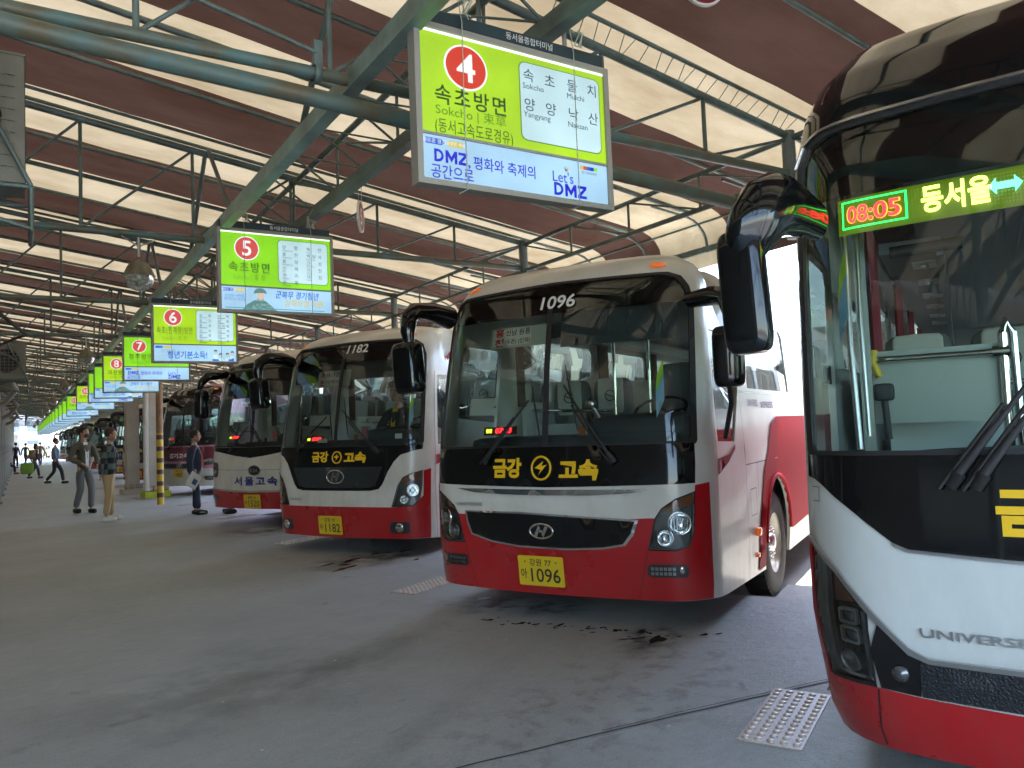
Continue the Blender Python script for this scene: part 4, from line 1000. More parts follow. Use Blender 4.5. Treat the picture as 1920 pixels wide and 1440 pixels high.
    # plate
    if 'plate' in cfg:
        (pu, pz), l1, l2 = cfg['plate']; w_, h_ = .395, .232; M_ = sf.M(pu, pz, .02)
        pl = MB(); P = rrect(-w_ / 2, -h_ / 2, w_ / 2, h_ / 2, .012); pl.prism(P, .006, M_); pl = pl.build('licence_plate', M_yel, root)
        q = MB(); fn = lambda a, b: M_ @ Vector((a, b, .0085))
        put_text(q, l1, 0, h_ * .29, .060, fn, width=.19, bold=.012); ko, num = l2
        put_text(q, ko, -w_ * .38, -h_ * .10, .085, fn, width=.055, bold=.012); put_text(q, num, w_ * .10, -h_ * .14, .150, fn, width=.255, bold=.008)
        for s_ in (-1, 1): q.add([fn(s_ * .135 + .007 * cos(a), h_ * .30 + .007 * sin(a)) for a in (0, 1.05, 2.1, 3.14, 4.2, 5.25)], [tuple(range(6))])
        q.build('lettering', M_ltr_k, pl)
    for it in cfg.get('texts', []): surf_text(sf, it[0], it[1], root, off=it[2])
    for e in cfg.get('emblems', []): circ_emblem(sf, *e[:4], e[4], root, e[5])
    for (u, z) in cfg.get('markers', []):
        for s_ in (-1, 1): patch_mb(sf, [(s_ * (u - .065), z - .02), (s_ * (u - .05), z + .015), (s_ * (u + .05), z + .012), (s_ * (u + .065), z - .022), (s_ * u, z - .03)], (), .012, .02).build('marker_lamp', M_amber, root)
    # side details
    if cfg.get('side', True):
        for nm, P in (('panel_seam', [(sf.uc + .88, 1.10), (sf.uc + 8.9, 1.06), (sf.uc + 8.9, 1.068), (sf.uc + .88, 1.108)]), ('panel_seam', [(sf.uc + .87, .15), (sf.uc + .876, .15), (sf.uc + .886, 1.72), (sf.uc + .88, 1.72)]),
                      ('panel_seam', [(sf.uc + .00, .2), (sf.uc + .006, .2), (sf.uc + .02, 2.25), (sf.uc + .012, 2.25)]), ('panel_seam', [(sf.uc + 1.28, .15), (sf.uc + 1.285, .15), (sf.uc + 1.31, 1.10), (sf.uc + 1.305, 1.10)]),
                      ('belt_moulding', [(sf.uc + .9, 1.715), (sf.uc + 10.4, 1.715), (sf.uc + 10.4, 1.735), (sf.uc + .9, 1.735)])):
            for Q in (P, mirr(P)): patch_mb(sf, Q, (), .003, 0, 0).build(nm, M_dark if nm == 'panel_seam' else M_white2, root)
        for s_ in (-1, 1):
            q = rrect(min(s_ * (sf.uc + 1.0), s_ * (sf.uc + 1.22)), .66, max(s_ * (sf.uc + 1.0), s_ * (sf.uc + 1.22)), .89, .02)
            iq = rrect(min(s_ * (sf.uc + 1.0), s_ * (sf.uc + 1.22)) + .006, .666, max(s_ * (sf.uc + 1.0), s_ * (sf.uc + 1.22)) - .006, .884, .016)
            patch_mb(sf, q, [iq], .002, 0, 0).build('hatch_seam', M_dark, root)
            q = MB(); q.blob((0, 0, 0), (.10, .075, .05), .5, 12, 6, sf.M(s_ * (sf.uc + 1.18), .51, .012)); q.blob((0, 0, 0), (.07, .04, .03), .5, 12, 6, sf.M(s_ * (sf.uc + 1.16), .31, .008)); q.build('side_marker', M_amber, root)
            ap = [(s_ * (uw + (wr + .015) * cos(a * pi / 14)), wz + .06 + (wr + .015) * sin(a * pi / 14)) for a in range(15)]; q = MB(); q.path([sf.P(u, z, .004) for u, z in ap], .022, 6); q.build('arch_flare', cfg.get('flare', cfg['paint']), root)
    # wheels
    for i, (uu, s_) in enumerate(((uw, 1), (uw, -1), (ur, 1), (ur, -1))):
        if cfg.get('lite') and s_ > 0: continue
        w = thing('wheel', None, None, (sf.xc + uu - sf.uc, s_ * (sf.P(uu, .6).y - .17), .28)); w.parent = root
        if s_ > 0: w.rotation_euler = (0, 0, pi)
        for nm, me in zip(('tyre', 'rim', 'vent_hole', '', 'hub'), WHL):
            if nm: link(nm, me, w)
        if cfg.get('detail', 1) > 1 and i == 1:
            for k in range(10): a = 2 * pi * (k + .5) / 10; link('wheel_nut', WHL[3], w, loc=(cos(a) * .135, 0, sin(a) * .135))
        else:
            q = MB()
            for k in range(10): a = 2 * pi * (k + .5) / 10; q.tube((cos(a) * .135, -.04, sin(a) * .135), (cos(a) * .135, -.10, sin(a) * .135), .018, 6)
            q.build('wheel_nuts', M_chrome, w, kind='stuff')
    mb = MB(); mb.box((5.2, 0, .55), (8.6, 2.0, .55)); mb.box((sf.xc + 1.05, 0, .42), (1.5, 2.1, .35)); mb.build('chassis', M_rubber, root)
    # interior
    xm = 10.6; inner = cfg.get('inner', M_inner)
    mb = MB(); mb.box((xm / 2 + .6, 0, .93), (xm - .6, 2.3, .06)); fl = mb.build('cabin_floor', M_dkin, root)
    mb = MB(); mb.box((5.9, 0, cfg.get('ceil', 2.62)), (9.6, 1.7, .04)); ce = mb.build('ceiling', inner, root)
    for s_ in (-1, 1):
        mb = MB(); mb.box((6.2, s_ * 1.10, 1.34), (9.0, .05, .76)); mb.build('wall_lining', inner, root)
        mb = MB(); mb.box((6.4, s_ * .86, 2.50), (8.6, .34, .07)); mb.box((6.4, s_ * .70, 2.47), (8.6, .04, .10)); rk = mb.build('luggage_rack', inner, root)
        if cfg.get('detail', 1) > 1:
            for k in range(6):
                mb = MB(); mb.box((2.6 + k * .8, s_ * .80, 2.46), (.22, .14, .02)); mb.blob((2.6 + k * .8, s_ * .80, 2.445), (.05, .05, .03), .8, 8, 5); mb.build('reading_lamp', M_satin, rk)
        for (a, b) in wins:
            for xx in (a - .02, b + .02):
                cw_ = cfg.get('curtw', .06)
                mb = MB(); n = 12; x_ = sf.xc + xx - sf.uc
                vs = [(x_ - cw_ + 2 * cw_ * i / n, s_ * (1.03 + .025 * sin(i * 2.2)), z) for z in (wz0 - .06, wz1 + .06) for i in range(n + 1)]
                mb.add(vs, [(i, i + 1, n + 2 + i, n + 1 + i) for i in range(n)], True); mb.build('curtain', cfg.get('curtain', M_curt), root)
    mb = MB(); dz_ = cfg.get('dash', 1.44)
    mb.box((.62, -.22, dz_ - .28), (.62, 1.45, .5)); mb.blob((.66, -.62, dz_ - .0), (.60, .95, .26), .5, 18, 8); mb.blob((.50, .30, dz_ - .10), (.42, 1.2, .16), .4, 16, 8)
    mb.build('dashboard', M_dkin, root)
    link('steering_wheel', me_sw, root, loc=(.98, -.62, dz_ + .16))
    rows = cfg.get('rows', 5); me_pair = None
    for k in range(rows):
        for y in (-.86, -.38, .38, .86):
            if k == 0 and y < 0: pass
            x_ = 2.15 + .82 * k; s0 = link('seat', me_seat, root, loc=(x_, y, .95)); link('headrest_cover', me_cov, s0)
            if k == 0 and cfg.get('detail', 1) > 1: link('seat_emblem', me_emb, s0)
    if cfg.get('detail', 1) >= 1:
        s0 = link('driver_seat', me_seat, root, loc=(1.38, -.62, 1.0)); s0.scale = (1, 1.05, 1.0)
        mb = MB(); mb.tube((1.75, .1, .95), (1.75, .1, 2.5), .018, 8); mb.tube((1.70, .1, 1.62), (1.70, 1.0, 1.66), .016, 8); mb.tube((1.9, -.2, .95), (1.9, -.2, 2.5), .018, 8); mb.build('grab_rail', M_chrome, root)
        mb = MB(); mb.box((1.78, .58, 1.26), (.03, .86, .50)); mb.build('partition', M_inner, root)
        # inner mirror and clutter
        mb = MB(); mb.box((.38, -.05, 2.28), (.03, .26, .12)); mb.tube((.38, -.05, 2.30), (.42, -.05, 2.45), .008, 5); mb.build('rear_view_mirror', M_rubber, root)
        mb = MB(); mb.path([(.42, -.30, dz_), (.46, -.28, dz_ + .12), (.44, -.24, dz_ + .2)], .012, 6); mb.blob((.45, -.22, dz_ + .22), (.07, .09, .07), .6, 10, 6); mb.box((.5, -.12, dz_ + .08), (.08, .10, .14)); mb.build('dashboard_clutter', M_satin, root)
    # door mirrors
    for mi in cfg.get('mirrors', []):
        mb = MB(); mb.path(mi['arm'], mi['r'], 14, mi.get('flat', 1.0)); a = mb.build('mirror_arm', M_black, root)
        c, d = mi['c'], mi['d']; Mx = Matrix.Translation(c) @ Matrix.Rotation(mi.get('rz', 0), 4, 'Z') @ Matrix.Rotation(mi.get('tilt', 0), 4, 'X')
        mb = MB(); mb.blob((0, 0, 0), d, .5, 24, 16, Mx, e2=.32); a = mb.build('mirror_housing', M_black, root)
        mb = MB(); mb.box((d[0] * .46, 0, 0), (.012, d[1] * .78, d[2] * .84), Mx); mb.build('mirror_glass', mat('mirror_silver', (.8, .8, .8), .02, metal=1), a)
        if 'stay' in mi: mb = MB(); mb.path(mi['stay'], .018, 8); mb.build('mirror_stay', M_rubber, root)
    for wp in cfg.get('wipers', []):
        mb = MB(); (u0, z0_), (u1, z1_) = wp
        mb.path([sf.P(u0, z0_, .03), sf.P(u0 + (u1 - u0) * .12, z0_ + (z1_ - z0_) * .12, .045)], .026, 8, .6)
        mb.path([sf.P(u0 + (u1 - u0) * t_, z0_ + (z1_ - z0_) * t_, .045) for t_ in (.1, .3, .5, .7, .85, 1.)], [.018, .015, .013, .010, .009, .008], 8, .5)
        mb.path([sf.P(u0 + (u1 - u0) * t_ + .03, z0_ + (z1_ - z0_) * t_ - .01, .04) for t_ in (.0, .25, .5, .75)], .008, 6)
        w = mb.build('wiper_arm', M_rubber, root)
        mb = MB(); bu, bz, tu, tz = cfg.get('blade', (0, -.33, .0, .30)); mb.path([sf.P(u1 + bu + (tu - bu) * t_, z1_ + bz + (tz - bz) * t_, .018) for t_ in (0, .25, .5, .75, 1)], [.006, .011, .013, .011, .006], 6, .5); mb.build('wiper_blade', M_rubber, w)
    if cfg.get('detail', 1) >= 1:
        for (u_, z_, w_, h_, m_) in ((-.88, 1.42, .09, .06, 'white_paper'), (.15, 1.40, .16, .045, 'white_paper'), (-.30, 1.42, .05, .07, 'muted_amber_lens')):
            if m_ in MATS: patch_mb(sf, [(u_, z_), (u_ + w_, z_), (u_ + w_, z_ + h_), (u_, z_ + h_)], (), -.03, 0, 0).build('dash_sticker', MATS[m_], ws)
    for fn in cfg.get('extra', []): fn(sf, root)
    return root

def led_clock(u0, z0, digits, tag_, w=.27):
    def f(sf, root):
        P = [(u0 + .02, z0 - .035), (u0 - w - .02, z0 - .035), (u0 - w - .02, z0 + .035), (u0 + .02, z0 + .035)]
        b = patch_mb(sf, P, (), -.06).build('led_clock', M_rubber, root)
        q = MB(); put_text(q, digits, 0, 0, .062, lambda a, b_: sf.P(u0 - .17 - a, z0 + b_, -.052), bold=.02, width=.15, shear=.15); q.build('digits', L_red, b)
        q = MB(); put_text(q, tag_, 0, 0, .038, lambda a, b_: sf.P(u0 - .035 - a, z0 + b_, -.052), bold=.04, width=.06); q.build('digits', emis('led_olive', (.75, .8, .05), 1.2), b)
    return f
def route_board(u0, u1, z0, z1, red, l1, l2):
    def f(sf, root):
        Mb = mat('clear_card_holder', (.42, .44, .36), .35); Mp = mat('white_paper', (.62, .64, .58), .8)
        b = patch_mb(sf, [(u0, z0), (u1, z0), (u1, z1), (u0, z1)], (), -.045).build('route_board', Mb, root)
        w = (u0 - u1)
        patch_mb(sf, [(u0 - .02, z0 + .02), (u0 - .72 * w, z0 + .02), (u0 - .72 * w, z1 - .01), (u0 - .02, z1 - .01)], (), -.042).build('route_card', Mp, b)
        q = MB(); h = z1 - z0
        for ch, dz in ((red[0], .27), (red[1], -.22)): put_text(q, ch, 0, 0, h * .42, lambda a, b_: sf.P(u0 - w * .16 - a, (z0 + z1) / 2 + dz * h + b_, -.039), bold=.035, width=w * .17)
        q.build('lettering', M_ltr_r, b); q = MB()
        put_text(q, l1, 0, 0, h * .34, lambda a, b_: sf.P(u0 - w * .49 - a, (z0 + z1) / 2 + .25 * h + b_, -.039), bold=.02, width=w * .44)
        put_text(q, l2, 0, 0, h * .28, lambda a, b_: sf.P(u0 - w * .49 - a, (z0 + z1) / 2 - .22 * h + b_, -.039), bold=.015, width=w * .44); q.build('lettering', M_ltr_k, b)
    return f
def pennant(u, z, w, h, off=-.10):
    def f(sf, root):
        a = patch_mb(sf, [(u, z), (u - w, z + h * .42), (u - w, z + h), (u, z + h * .55)], (), off, 0, 0).build('pennant', mat('pale_blue_pennant', (.22, .5, .72), .6), root)
        patch_mb(sf, [(u, z + h * .56), (u - w, z + h * 1.005), (u - w, z + h * 1.35), (u - w * .2, z + h * .95)], (), off, 0, 0).build('pennant_green', mat('lime_pennant', (.42, .75, .02), .6), a)
    return f
uc = Surf(LF, LS).uc
swoosh = [(uc + 1.22, .14), (uc + 1.27, .5), (uc + 1.55, 1.0), (uc + 1.83, 1.26), (uc + 2.0, 1.43), (uc + 2.3, 1.50), (uc + 8.6, 1.50), (uc + 8.4, 1.1), (uc + 6.5, .55), (uc + 2.9, .36), (uc + 2.68, .4)]
archcut = [(uc + 2.1 + .57 * cos(a * pi / 12), .36 + .57 * sin(a * pi / 12)) for a in range(12, -1, -1)]
swoosh_p = [(uc + 1.22, .16), (uc + 1.27, .5), (uc + 1.55, 1.0), (uc + 1.83, 1.26), (uc + 2.0, 1.43), (uc + 2.3, 1.50), (uc + 9.5, 1.50), (uc + 9.2, 1.1), (uc + 8.3, .92), (uc + 7.4, .95), (uc + 6.8, .45), (uc + 2.75, .34)] + [(x, z) for x, z in reversed(archcut)][1:-1] + [(uc + 1.50, .34), (uc + 1.50, .16)]
glass5 = sym([(0, 1.335), (1.06, 1.335), (1.075, 1.36), (1.115, 2.0), (1.13, 2.40), (1.11, 2.52), (1.05, 2.60), (.95, 2.635), (0, 2.655)])
cfg5 = dict(ztop=2.88, paint=M_white, glass=glass5, band=2.40, detail=2, ceil=2.62, flare=M_redv, rows=6,
    blind=[(-.08, 2.13), (-1.0, 2.13), (-1.02, 2.45), (-.08, 2.45)],
    over=[('lower_black_panel', M_black, sym([(0, 1.025), (1.05, 1.045), (1.06, 1.334), (0, 1.336)]), .005, .012, 0),
          ('bumper', M_red, sym([(0, .205), (1.17, .205), (1.175, 1.045), (1.052, 1.03), (1.035, .90), (.80, .80), (.72, .80), (0, .76)]), .005, .014, 0),
          ('chrome_strip', M_chrome, [(.77, 1.012), (.62, .985), (.33, .970), (0, .965), (-.33, .967), (-.62, .982), (-.74, 1.008), (0, 1.008)], .016, .012, 0),
          ('grille_rim', M_chrome, [(.70, .832), (.69, .745), (.645, .64), (.46, .59), (.22, .562), (-.15, .555), (-.42, .572), (-.57, .600), (-.63, .68), (-.665, .79), (-.385, .806), (.20, .835)], .014, .012, 0),
          ('grille', M_black, [(.68, .822), (.668, .748), (.63, .652), (.455, .605), (.22, .577), (-.15, .570), (-.415, .587), (-.555, .613), (-.61, .69), (-.64, .777), (-.385, .792), (.20, .82)], .019, .006, 0),
          ('panel_seam', M_rubber, [(.712, .57), (.716, .57), (.646, .22), (.642, .22)], .008, 0, 1),
          ('red_swoosh', M_redv, swoosh_p, .008, 0, 1),
          ('red_door_panel', M_redv, [(uc + .03, 1.08), (uc + .33, 1.16), (uc + .56, 1.25), (uc + .58, 1.29), (uc + .36, 1.22), (uc + .03, 1.20)], .004, 0, 1),  # reflection of the red neighbouring coach in the door glass, painted as a patch
          ('top_arc', M_redv, [(uc + .32, 2.40), (uc + .5, 2.50), (uc + .9, 2.52), (uc + .9, 2.56), (uc + .45, 2.55), (uc + .28, 2.44)], .004, 0, 1),
          ],
    head=[(1.043, .982), (.91, .934), (.82, .869), (.776, .80), (.722, .575), (.90, .570), (.99, .60), (1.022, .69), (1.037, .83)],
    hamber=[(1.036, .965), (.915, .922), (.835, .865), (.81, .84), (.90, .865), (1.03, .90)],
    lamps=[(.932, .762, .078), (.835, .658, .056)],
    fog=[rrect(.708, .375, .975, .468, .03)], fogstyle='bars',
    plate=((.055, .387), '강원 77', ('아', '1096')),
    emblems=[(.033, .692, .10, .055, M_chrome, 'H'), (.022, 1.172, .082, .088, M_gold, 'Z')],
    texts=[([('금강', .31, 1.175, .16, dict(width=.245, bold=.045)), ('고속', -.255, 1.155, .16, dict(width=.29, bold=.045))], M_gold, .008),
           ([('1096', -.06, 2.488, .145, dict(width=.30, bold=.02, shear=.12))], M_ltr_w, .006),
           ([('UNIVERSE', .66, .885, .040, dict(width=.26, bold=.01))], M_satin, .010),
           ([('UNIVERSE', -(uc + 1.36), 1.63, .085, dict(width=.40, bold=.02)), ('XPRESS', -(uc + 1.95), 1.615, .085, dict(width=.55, bold=.02))], mat('purple_lettering', (.16, .03, .22), .4), .004),
           ([('1096', -(uc + 1.25), 1.47, .12, dict(width=.28))], M_satin, .004)],
    markers=[(.90, 2.715)],
    wipers=[((.50, 1.215), (.12, 1.70)), ((-.52, 1.205), (-.16, 1.80))], blade=(-.10, -.35, .0, .16),
    mirrors=[dict(arm=[(.25, 1.0, 2.47), (.02, 1.03, 2.50), (-.2, 1.04, 2.48), (-.29, 1.03, 2.42), (-.31, 1.03, 2.30), (-.31, 1.02, 2.2)], r=[.10, .085, .075, .07, .06, .04], c=(-.28, 1.055, 2.01), d=(.20, .23, .42), tilt=-.07),
             dict(arm=[(.38, -1.10, 2.40), (.30, -1.30, 2.40), (.2, -1.42, 2.36), (.14, -1.45, 2.2)], r=[.06, .075, .07, .04], c=(.13, -1.43, 1.93), d=(.18, .22, .43), rz=.25, stay=[(.15, -1.42, 1.75), (.25, -1.40, 1.6), (.42, -1.30, 1.36)])],
    extra=[led_clock(.56, 1.48, '07:43', '출발'), route_board(.57, .03, 2.165, 2.335, '홍천', '신남 원통', '(두촌) (인제)'), pennant(-.80, 1.54, .07, .34)])
bus5 = make_bus('bus5', 'white and red coach numbered 1096 over its windscreen, plate 아 1096', BAYS[2], Surf(LF, LS), cfg5)

glass6 = sym([(0, 1.33), (1.10, 1.33), (1.13, 1.38), (1.16, 2.0), (1.16, 2.45), (1.12, 2.58), (1.03, 2.64), (.9, 2.665), (0, 2.68)])
cfg6 = dict(cfg5); cfg6.update(glass=glass6, band=2.42, detail=1, rows=5, blind=[(.9, 2.2), (-.9, 2.2), (-.92, 2.45), (.92, 2.45)],
    over=[('lower_black_panel', M_black, sym([(0, .79), (.50, .79), (.60, .81), (.65, .87), (.72, 1.02), (.79, 1.14), (.87, 1.22), (1.02, 1.265), (1.12, 1.28), (1.13, 1.334), (0, 1.334)]), .005, .012, 0),
          ('grille', mat('grille_slate', (.02, .028, .03), .3, coat=.3), sym([(0, .825), (.46, .828), (.565, .85), (.66, 1.08), (0, 1.085)]), .014, .008, 0),
          ('grille_bar', M_dark, sym([(0, .945), (.60, .945), (.61, .955), (0, .955)]), .020, .004, 0),
          ('bumper', M_red, sym([(0, .205), (1.2, .205), (1.24, 1.04), (1.14, 1.02), (1.125, .72), (1.0, .61), (.76, .588), (0, .592)]), .005, .014, 0),
          ('red_swoosh', M_redv, swoosh_p, .008, 0, 1),
          ('red_door_panel', M_redv, cfg5['over'][7][2], .004, 0, 1), ('top_arc', M_redv, cfg5['over'][8][2], .004, 0, 1)],
    head=[(1.119, 1.02), (.98, .985), (.90, .945), (.84, .85), (.762, .602), (.99, .602), (1.075, .66), (1.112, .85)],
    hamber=[(1.112, 1.0), (.985, .968), (.905, .93), (.86, .87), (.98, .90), (1.105, .93)], lamps=[(1.005, .79, .070), (.905, .68, .048)],
    fog=[rrect(.72, .27, .955, .412, .04)], fogstyle='round', plate=((.075, .36), '강원 77', ('아', '1182')),
    emblems=[(-.03, .965, .14, .082, M_chrome, 'H'), (-.045, 1.205, .072, .072, M_gold, 'Z')],
    texts=[([('금강', .22, 1.215, .14, dict(width=.26, bold=.045)), ('고속', -.29, 1.20, .14, dict(width=.30, bold=.045))], M_gold, .008),
           ([('1182', -.20, 2.585, .15, dict(width=.33, bold=.02, shear=.12))], M_ltr_w, .006), ([('UNIVERSE', .65, .672, .040, dict(width=.26, bold=.01))], M_satin, .010)],
    markers=[(.98, 2.73)], wipers=[((.60, 1.30), (.12, 1.72)), ((-.62, 1.25), (-.10, 1.80))],
    mirrors=[dict(arm=[(.28, 1.0, 2.50), (.02, .90, 2.53), (-.2, .93, 2.53), (-.29, .97, 2.46), (-.31, .98, 2.34), (-.31, .96, 2.2)], r=[.09, .085, .075, .07, .06, .04], c=(-.29, .98, 2.06), d=(.20, .22, .40), tilt=-.07)],
    extra=[led_clock(.52, 1.45, '07:00', '출발'), route_board(.44, -.11, 2.125, 2.34, '속초', '원통 오색 양양', '(인제) 한계령 (낙산)'), pennant(-.95, 1.54, .07, .34)])
bus6 = make_bus('bus6', 'white and red coach numbered 1182 with a driver at the wheel', BAYS[3], Surf(LF, LS, half=1.25), cfg6)

cfg7 = dict(cfg5); cfg7.update(ztop=3.06, zb=.305, glass=sym([(0, 1.345), (1.08, 1.36), (1.10, 1.40), (1.14, 2.0), (1.13, 2.5), (1.08, 2.62), (.98, 2.68), (0, 2.70)]), detail=1, rows=5, band=2.45, blind=[(.9, 2.2), (-.9, 2.2), (-.92, 2.5), (.92, 2.5)],
    over=[('lower_black_panel', M_black, sym([(0, 1.155), (.3, 1.19), (.8, 1.27), (1.10, 1.29), (1.10, 1.345), (0, 1.335)]), .005, .012, 0),
          ('upper_black_panel', M_black, sym([(0, 2.715), (1.0, 2.70), (1.10, 2.66), (1.14, 2.72), (1.06, 2.80), (0, 2.83)]), .005, .01, 0),
          ('panel_seam', M_dark, sym([(0, .95), (.95, .965), (.95, .960), (0, .945)]), .004, 0, 0),
          ('chrome_strip', M_chrome, sym([(0, .605), (.55, .615), (1.14, .645), (1.14, .625), (.5, .585), (0, .575)]), .016, .01, 0),
          ('bumper', M_red, sym([(0, .298), (1.17, .298), (1.2, .64), (.5, .60), (0, .59)]), .006, .014, 0), ('red_swoosh', M_redv, swoosh_p, .008, 0, 1)],
    head=rrect(.78, .83, 1.12, 1.08, .05), hamber=None, lamps=[(.87, .95, .06), (1.01, .95, .06)], fog=[rrect(.80, .425, 1.06, .53, .03)], fogstyle='bars', hmat=M_satin,
    plate=((-.045, .425), '충북 70', ('아', '1520')), emblems=[(-.105, .945, .14, .085, M_chrome, 'KIA')],
    texts=[([('서울고속', -.10, .765, .16, dict(width=.90, bold=.03, space=1.3))], M_ltr_b, .008)], markers=[(.95, 2.88)], wipers=[((.45, 1.27), (.05, 1.68)), ((-.25, 1.40), (.02, 1.80))],
    mirrors=[dict(arm=[(.3, .95, 2.66), (.02, .78, 2.62), (-.2, .78, 2.58), (-.29, .82, 2.48), (-.31, .84, 2.38)], r=[.09, .085, .075, .07, .05], c=(-.29, .83, 2.10), d=(.20, .20, .50), tilt=.02)],
    extra=[led_clock(.60, 1.52, '07:00', '출발'), pennant(.66, 2.28, .16, .2, -.05)])
del cfg7['hamber']
Mgreen = mat('poster_green', (.3, .6, .1), .6)
bus7 = make_bus('bus7', 'white and red coach with an oval badge and blue lettering 서울고속, plate 1520', BAYS[4], Surf(LF7, LS7, half=1.25), cfg7)

M_plum = mat('plum_bus_paint', (.16, .02, .045), .2, coat=.6, noise=.15, nscale=2); M_mauve = mat('mauve_bus_paint', (.50, .22, .36), .25, coat=.5)
cfg9 = dict(cfg7); cfg9.update(paint=M_mauve, roofpaint=M_plum, smat=M_gdark, gmat=M_gdark, flare=M_mauve, rows=3,
    over=[('lower_black_panel', M_plum, sym([(0, .93), (.6, .94), (1.12, 1.0), (1.13, 1.30), (0, 1.32)]), .005, .012, 0), ('upper_black_panel', M_black, sym([(0, 2.715), (1.0, 2.70), (1.10, 2.66), (1.14, 2.80), (1.08, 2.96), (0, 3.0)]), .005, .01, 0),
          ('chrome_strip', M_chrome, sym([(0, .90), (.6, .91), (1.0, .95), (1.0, .93), (.6, .885), (0, .875)]), .016, .01, 0), ('grille', M_dark, sym([(0, .74), (.62, .76), (.68, .87), (0, .86)]), .012, .01, 0),
          ('bumper', M_white2, sym([(0, .26), (1.18, .26), (1.2, .74), (0, .70)]), .006, .014, 0), ('white_skirt', M_white2, [(uc + .1, .2), (uc + 1.35, .17), (uc + 1.35, .8), (uc + .1, .8)], .003, 0, 1)],
    plate=((.03, .60), '경기 70', ('아', '4887')), emblems=[(0, .81, .12, .07, M_chrome, 'H')], texts=[([('경기고속', .05, 1.08, .14, dict(width=.70, bold=.03))], M_ltr_w, .008)],
    extra=[led_clock(.60, 1.55, '07:20', '출발'), route_board(.40, 0, 2.2, 2.4, '수원', '인천', '(안산)')])
bus9 = make_bus('bus9', 'mauve and plum coach with white lettering 경기고속, behind the man in the navy suit', (BAYS[6][0], BAYS[6][1]), Surf(LF7, LS7, half=1.25), cfg9)
# far coaches: one template, copied along the bays
cfgf = dict(cfg6); cfgf.update(plate=((.0, .40), '경기 75', ('바', '3021')), rows=2, texts=[([('고속', 0, 1.2, .14, dict(width=.4, bold=.03))], M_ltr_w, .008)], extra=[], lite=True, side=False)
busf = make_bus('busf', 'white coach far down the bays, seen past the concrete pillars', (3.55, 36.6), Surf(LF, LS, half=1.25), cfgf)
index_kids()
for (y, lb) in ((45.6, 'white coach with dark windscreen behind the man in the grey suit'), (53.2, 'second white coach beyond the man in the grey suit, partly hidden'), (61.8, 'white coach with green tinted windscreen left of the man in the grey suit'),
                (70., 'farthest clearly seen coach in the haze'), (29.6, 'white coach mostly hidden by the concrete pillars'), (82, 'hazy coach near the far end of the bays')):
    dup(busf, loc=(3.45, y, 0), rz=YAW, label=lb)
M_cfar = None
# ---- nearest coach at the right
glass4 = sym([(0, 1.335), (1.135, 1.335), (1.15, 1.36), (1.165, 2.0), (1.16, 2.45), (1.145, 2.60), (1.11, 2.68), (1.02, 2.715), (0, 2.735)])
M_b4 = mat('bus_black_paint', (.004, .004, .0045), .07, coat=.3, spec=.45)
M_w4 = add_dirt(mat('pearl_white_paint', (.62, .66, .64), .25, coat=.6))
def led4(sf, root):
    b = patch_mb(sf, [(1.0, 2.265), (-.9, 2.265), (-.9, 2.425), (1.0, 2.425)], (), -.10).build('led_display', M_ledbk, root)
    fn = lambda u0, z0: (lambda a, b_: sf.P(u0 - a, z0 + b_, -.085))
    q = MB(); put_text(q, '08:05', 0, 0, .10, fn(.832, 2.345), bold=.02, width=.205); q.build('digits', L_red, b)
    q = MB(); put_text(q, '08:05', 0, 0, .10, lambda a, c_: sf.P(.832 - a, 2.345 + c_, -.087), bold=.035, width=.215); q.build('digit_halo', L_amb, b)
    P = [(.96, 2.283), (.705, 2.283), (.705, 2.405), (.96, 2.405)]; Q = [(.953, 2.290), (.712, 2.290), (.712, 2.398), (.953, 2.398)]
    patch_mb(sf, P, [Q], -.083).build('led_frame', L_grn, b)
    q = MB(); put_text(q, '동서울', 0, 0, .12, fn(.553, 2.350), bold=.03, width=.215); q.build('lettering', L_yel, b)
    q = MB(); f = fn(.405, 2.352)
    for s_ in (-1, 1): q.add([f(s_ * .050, 0), f(s_ * .026, .034), f(s_ * .026, .014), f(0, .014), f(0, -.014), f(s_ * .026, -.014), f(s_ * .026, -.034)], [(0, 1, 2, 3, 4, 5, 6)])
    q.build('arrow', L_cyn, b)
    q = MB(); put_text(q, '속초', 0, 0, .12, fn(.24, 2.350), bold=.03, width=.18); q.build('lettering', L_red, b)
    q = MB()
    for i in range(70):
        for j in range(9):
            u = .965 - i * .0105; z = 2.285 + j * .0145
            if u < .47 or .64 < u < .70: q.add([sf.P(u, z, -.095), sf.P(u - .0035, z, -.095), sf.P(u - .0035, z + .005, -.095), sf.P(u, z + .005, -.095)], [(0, 1, 2, 3)])
    q.build('led_dots', emis('led_dim', (.45, .7, .05), .5), b, kind='stuff')
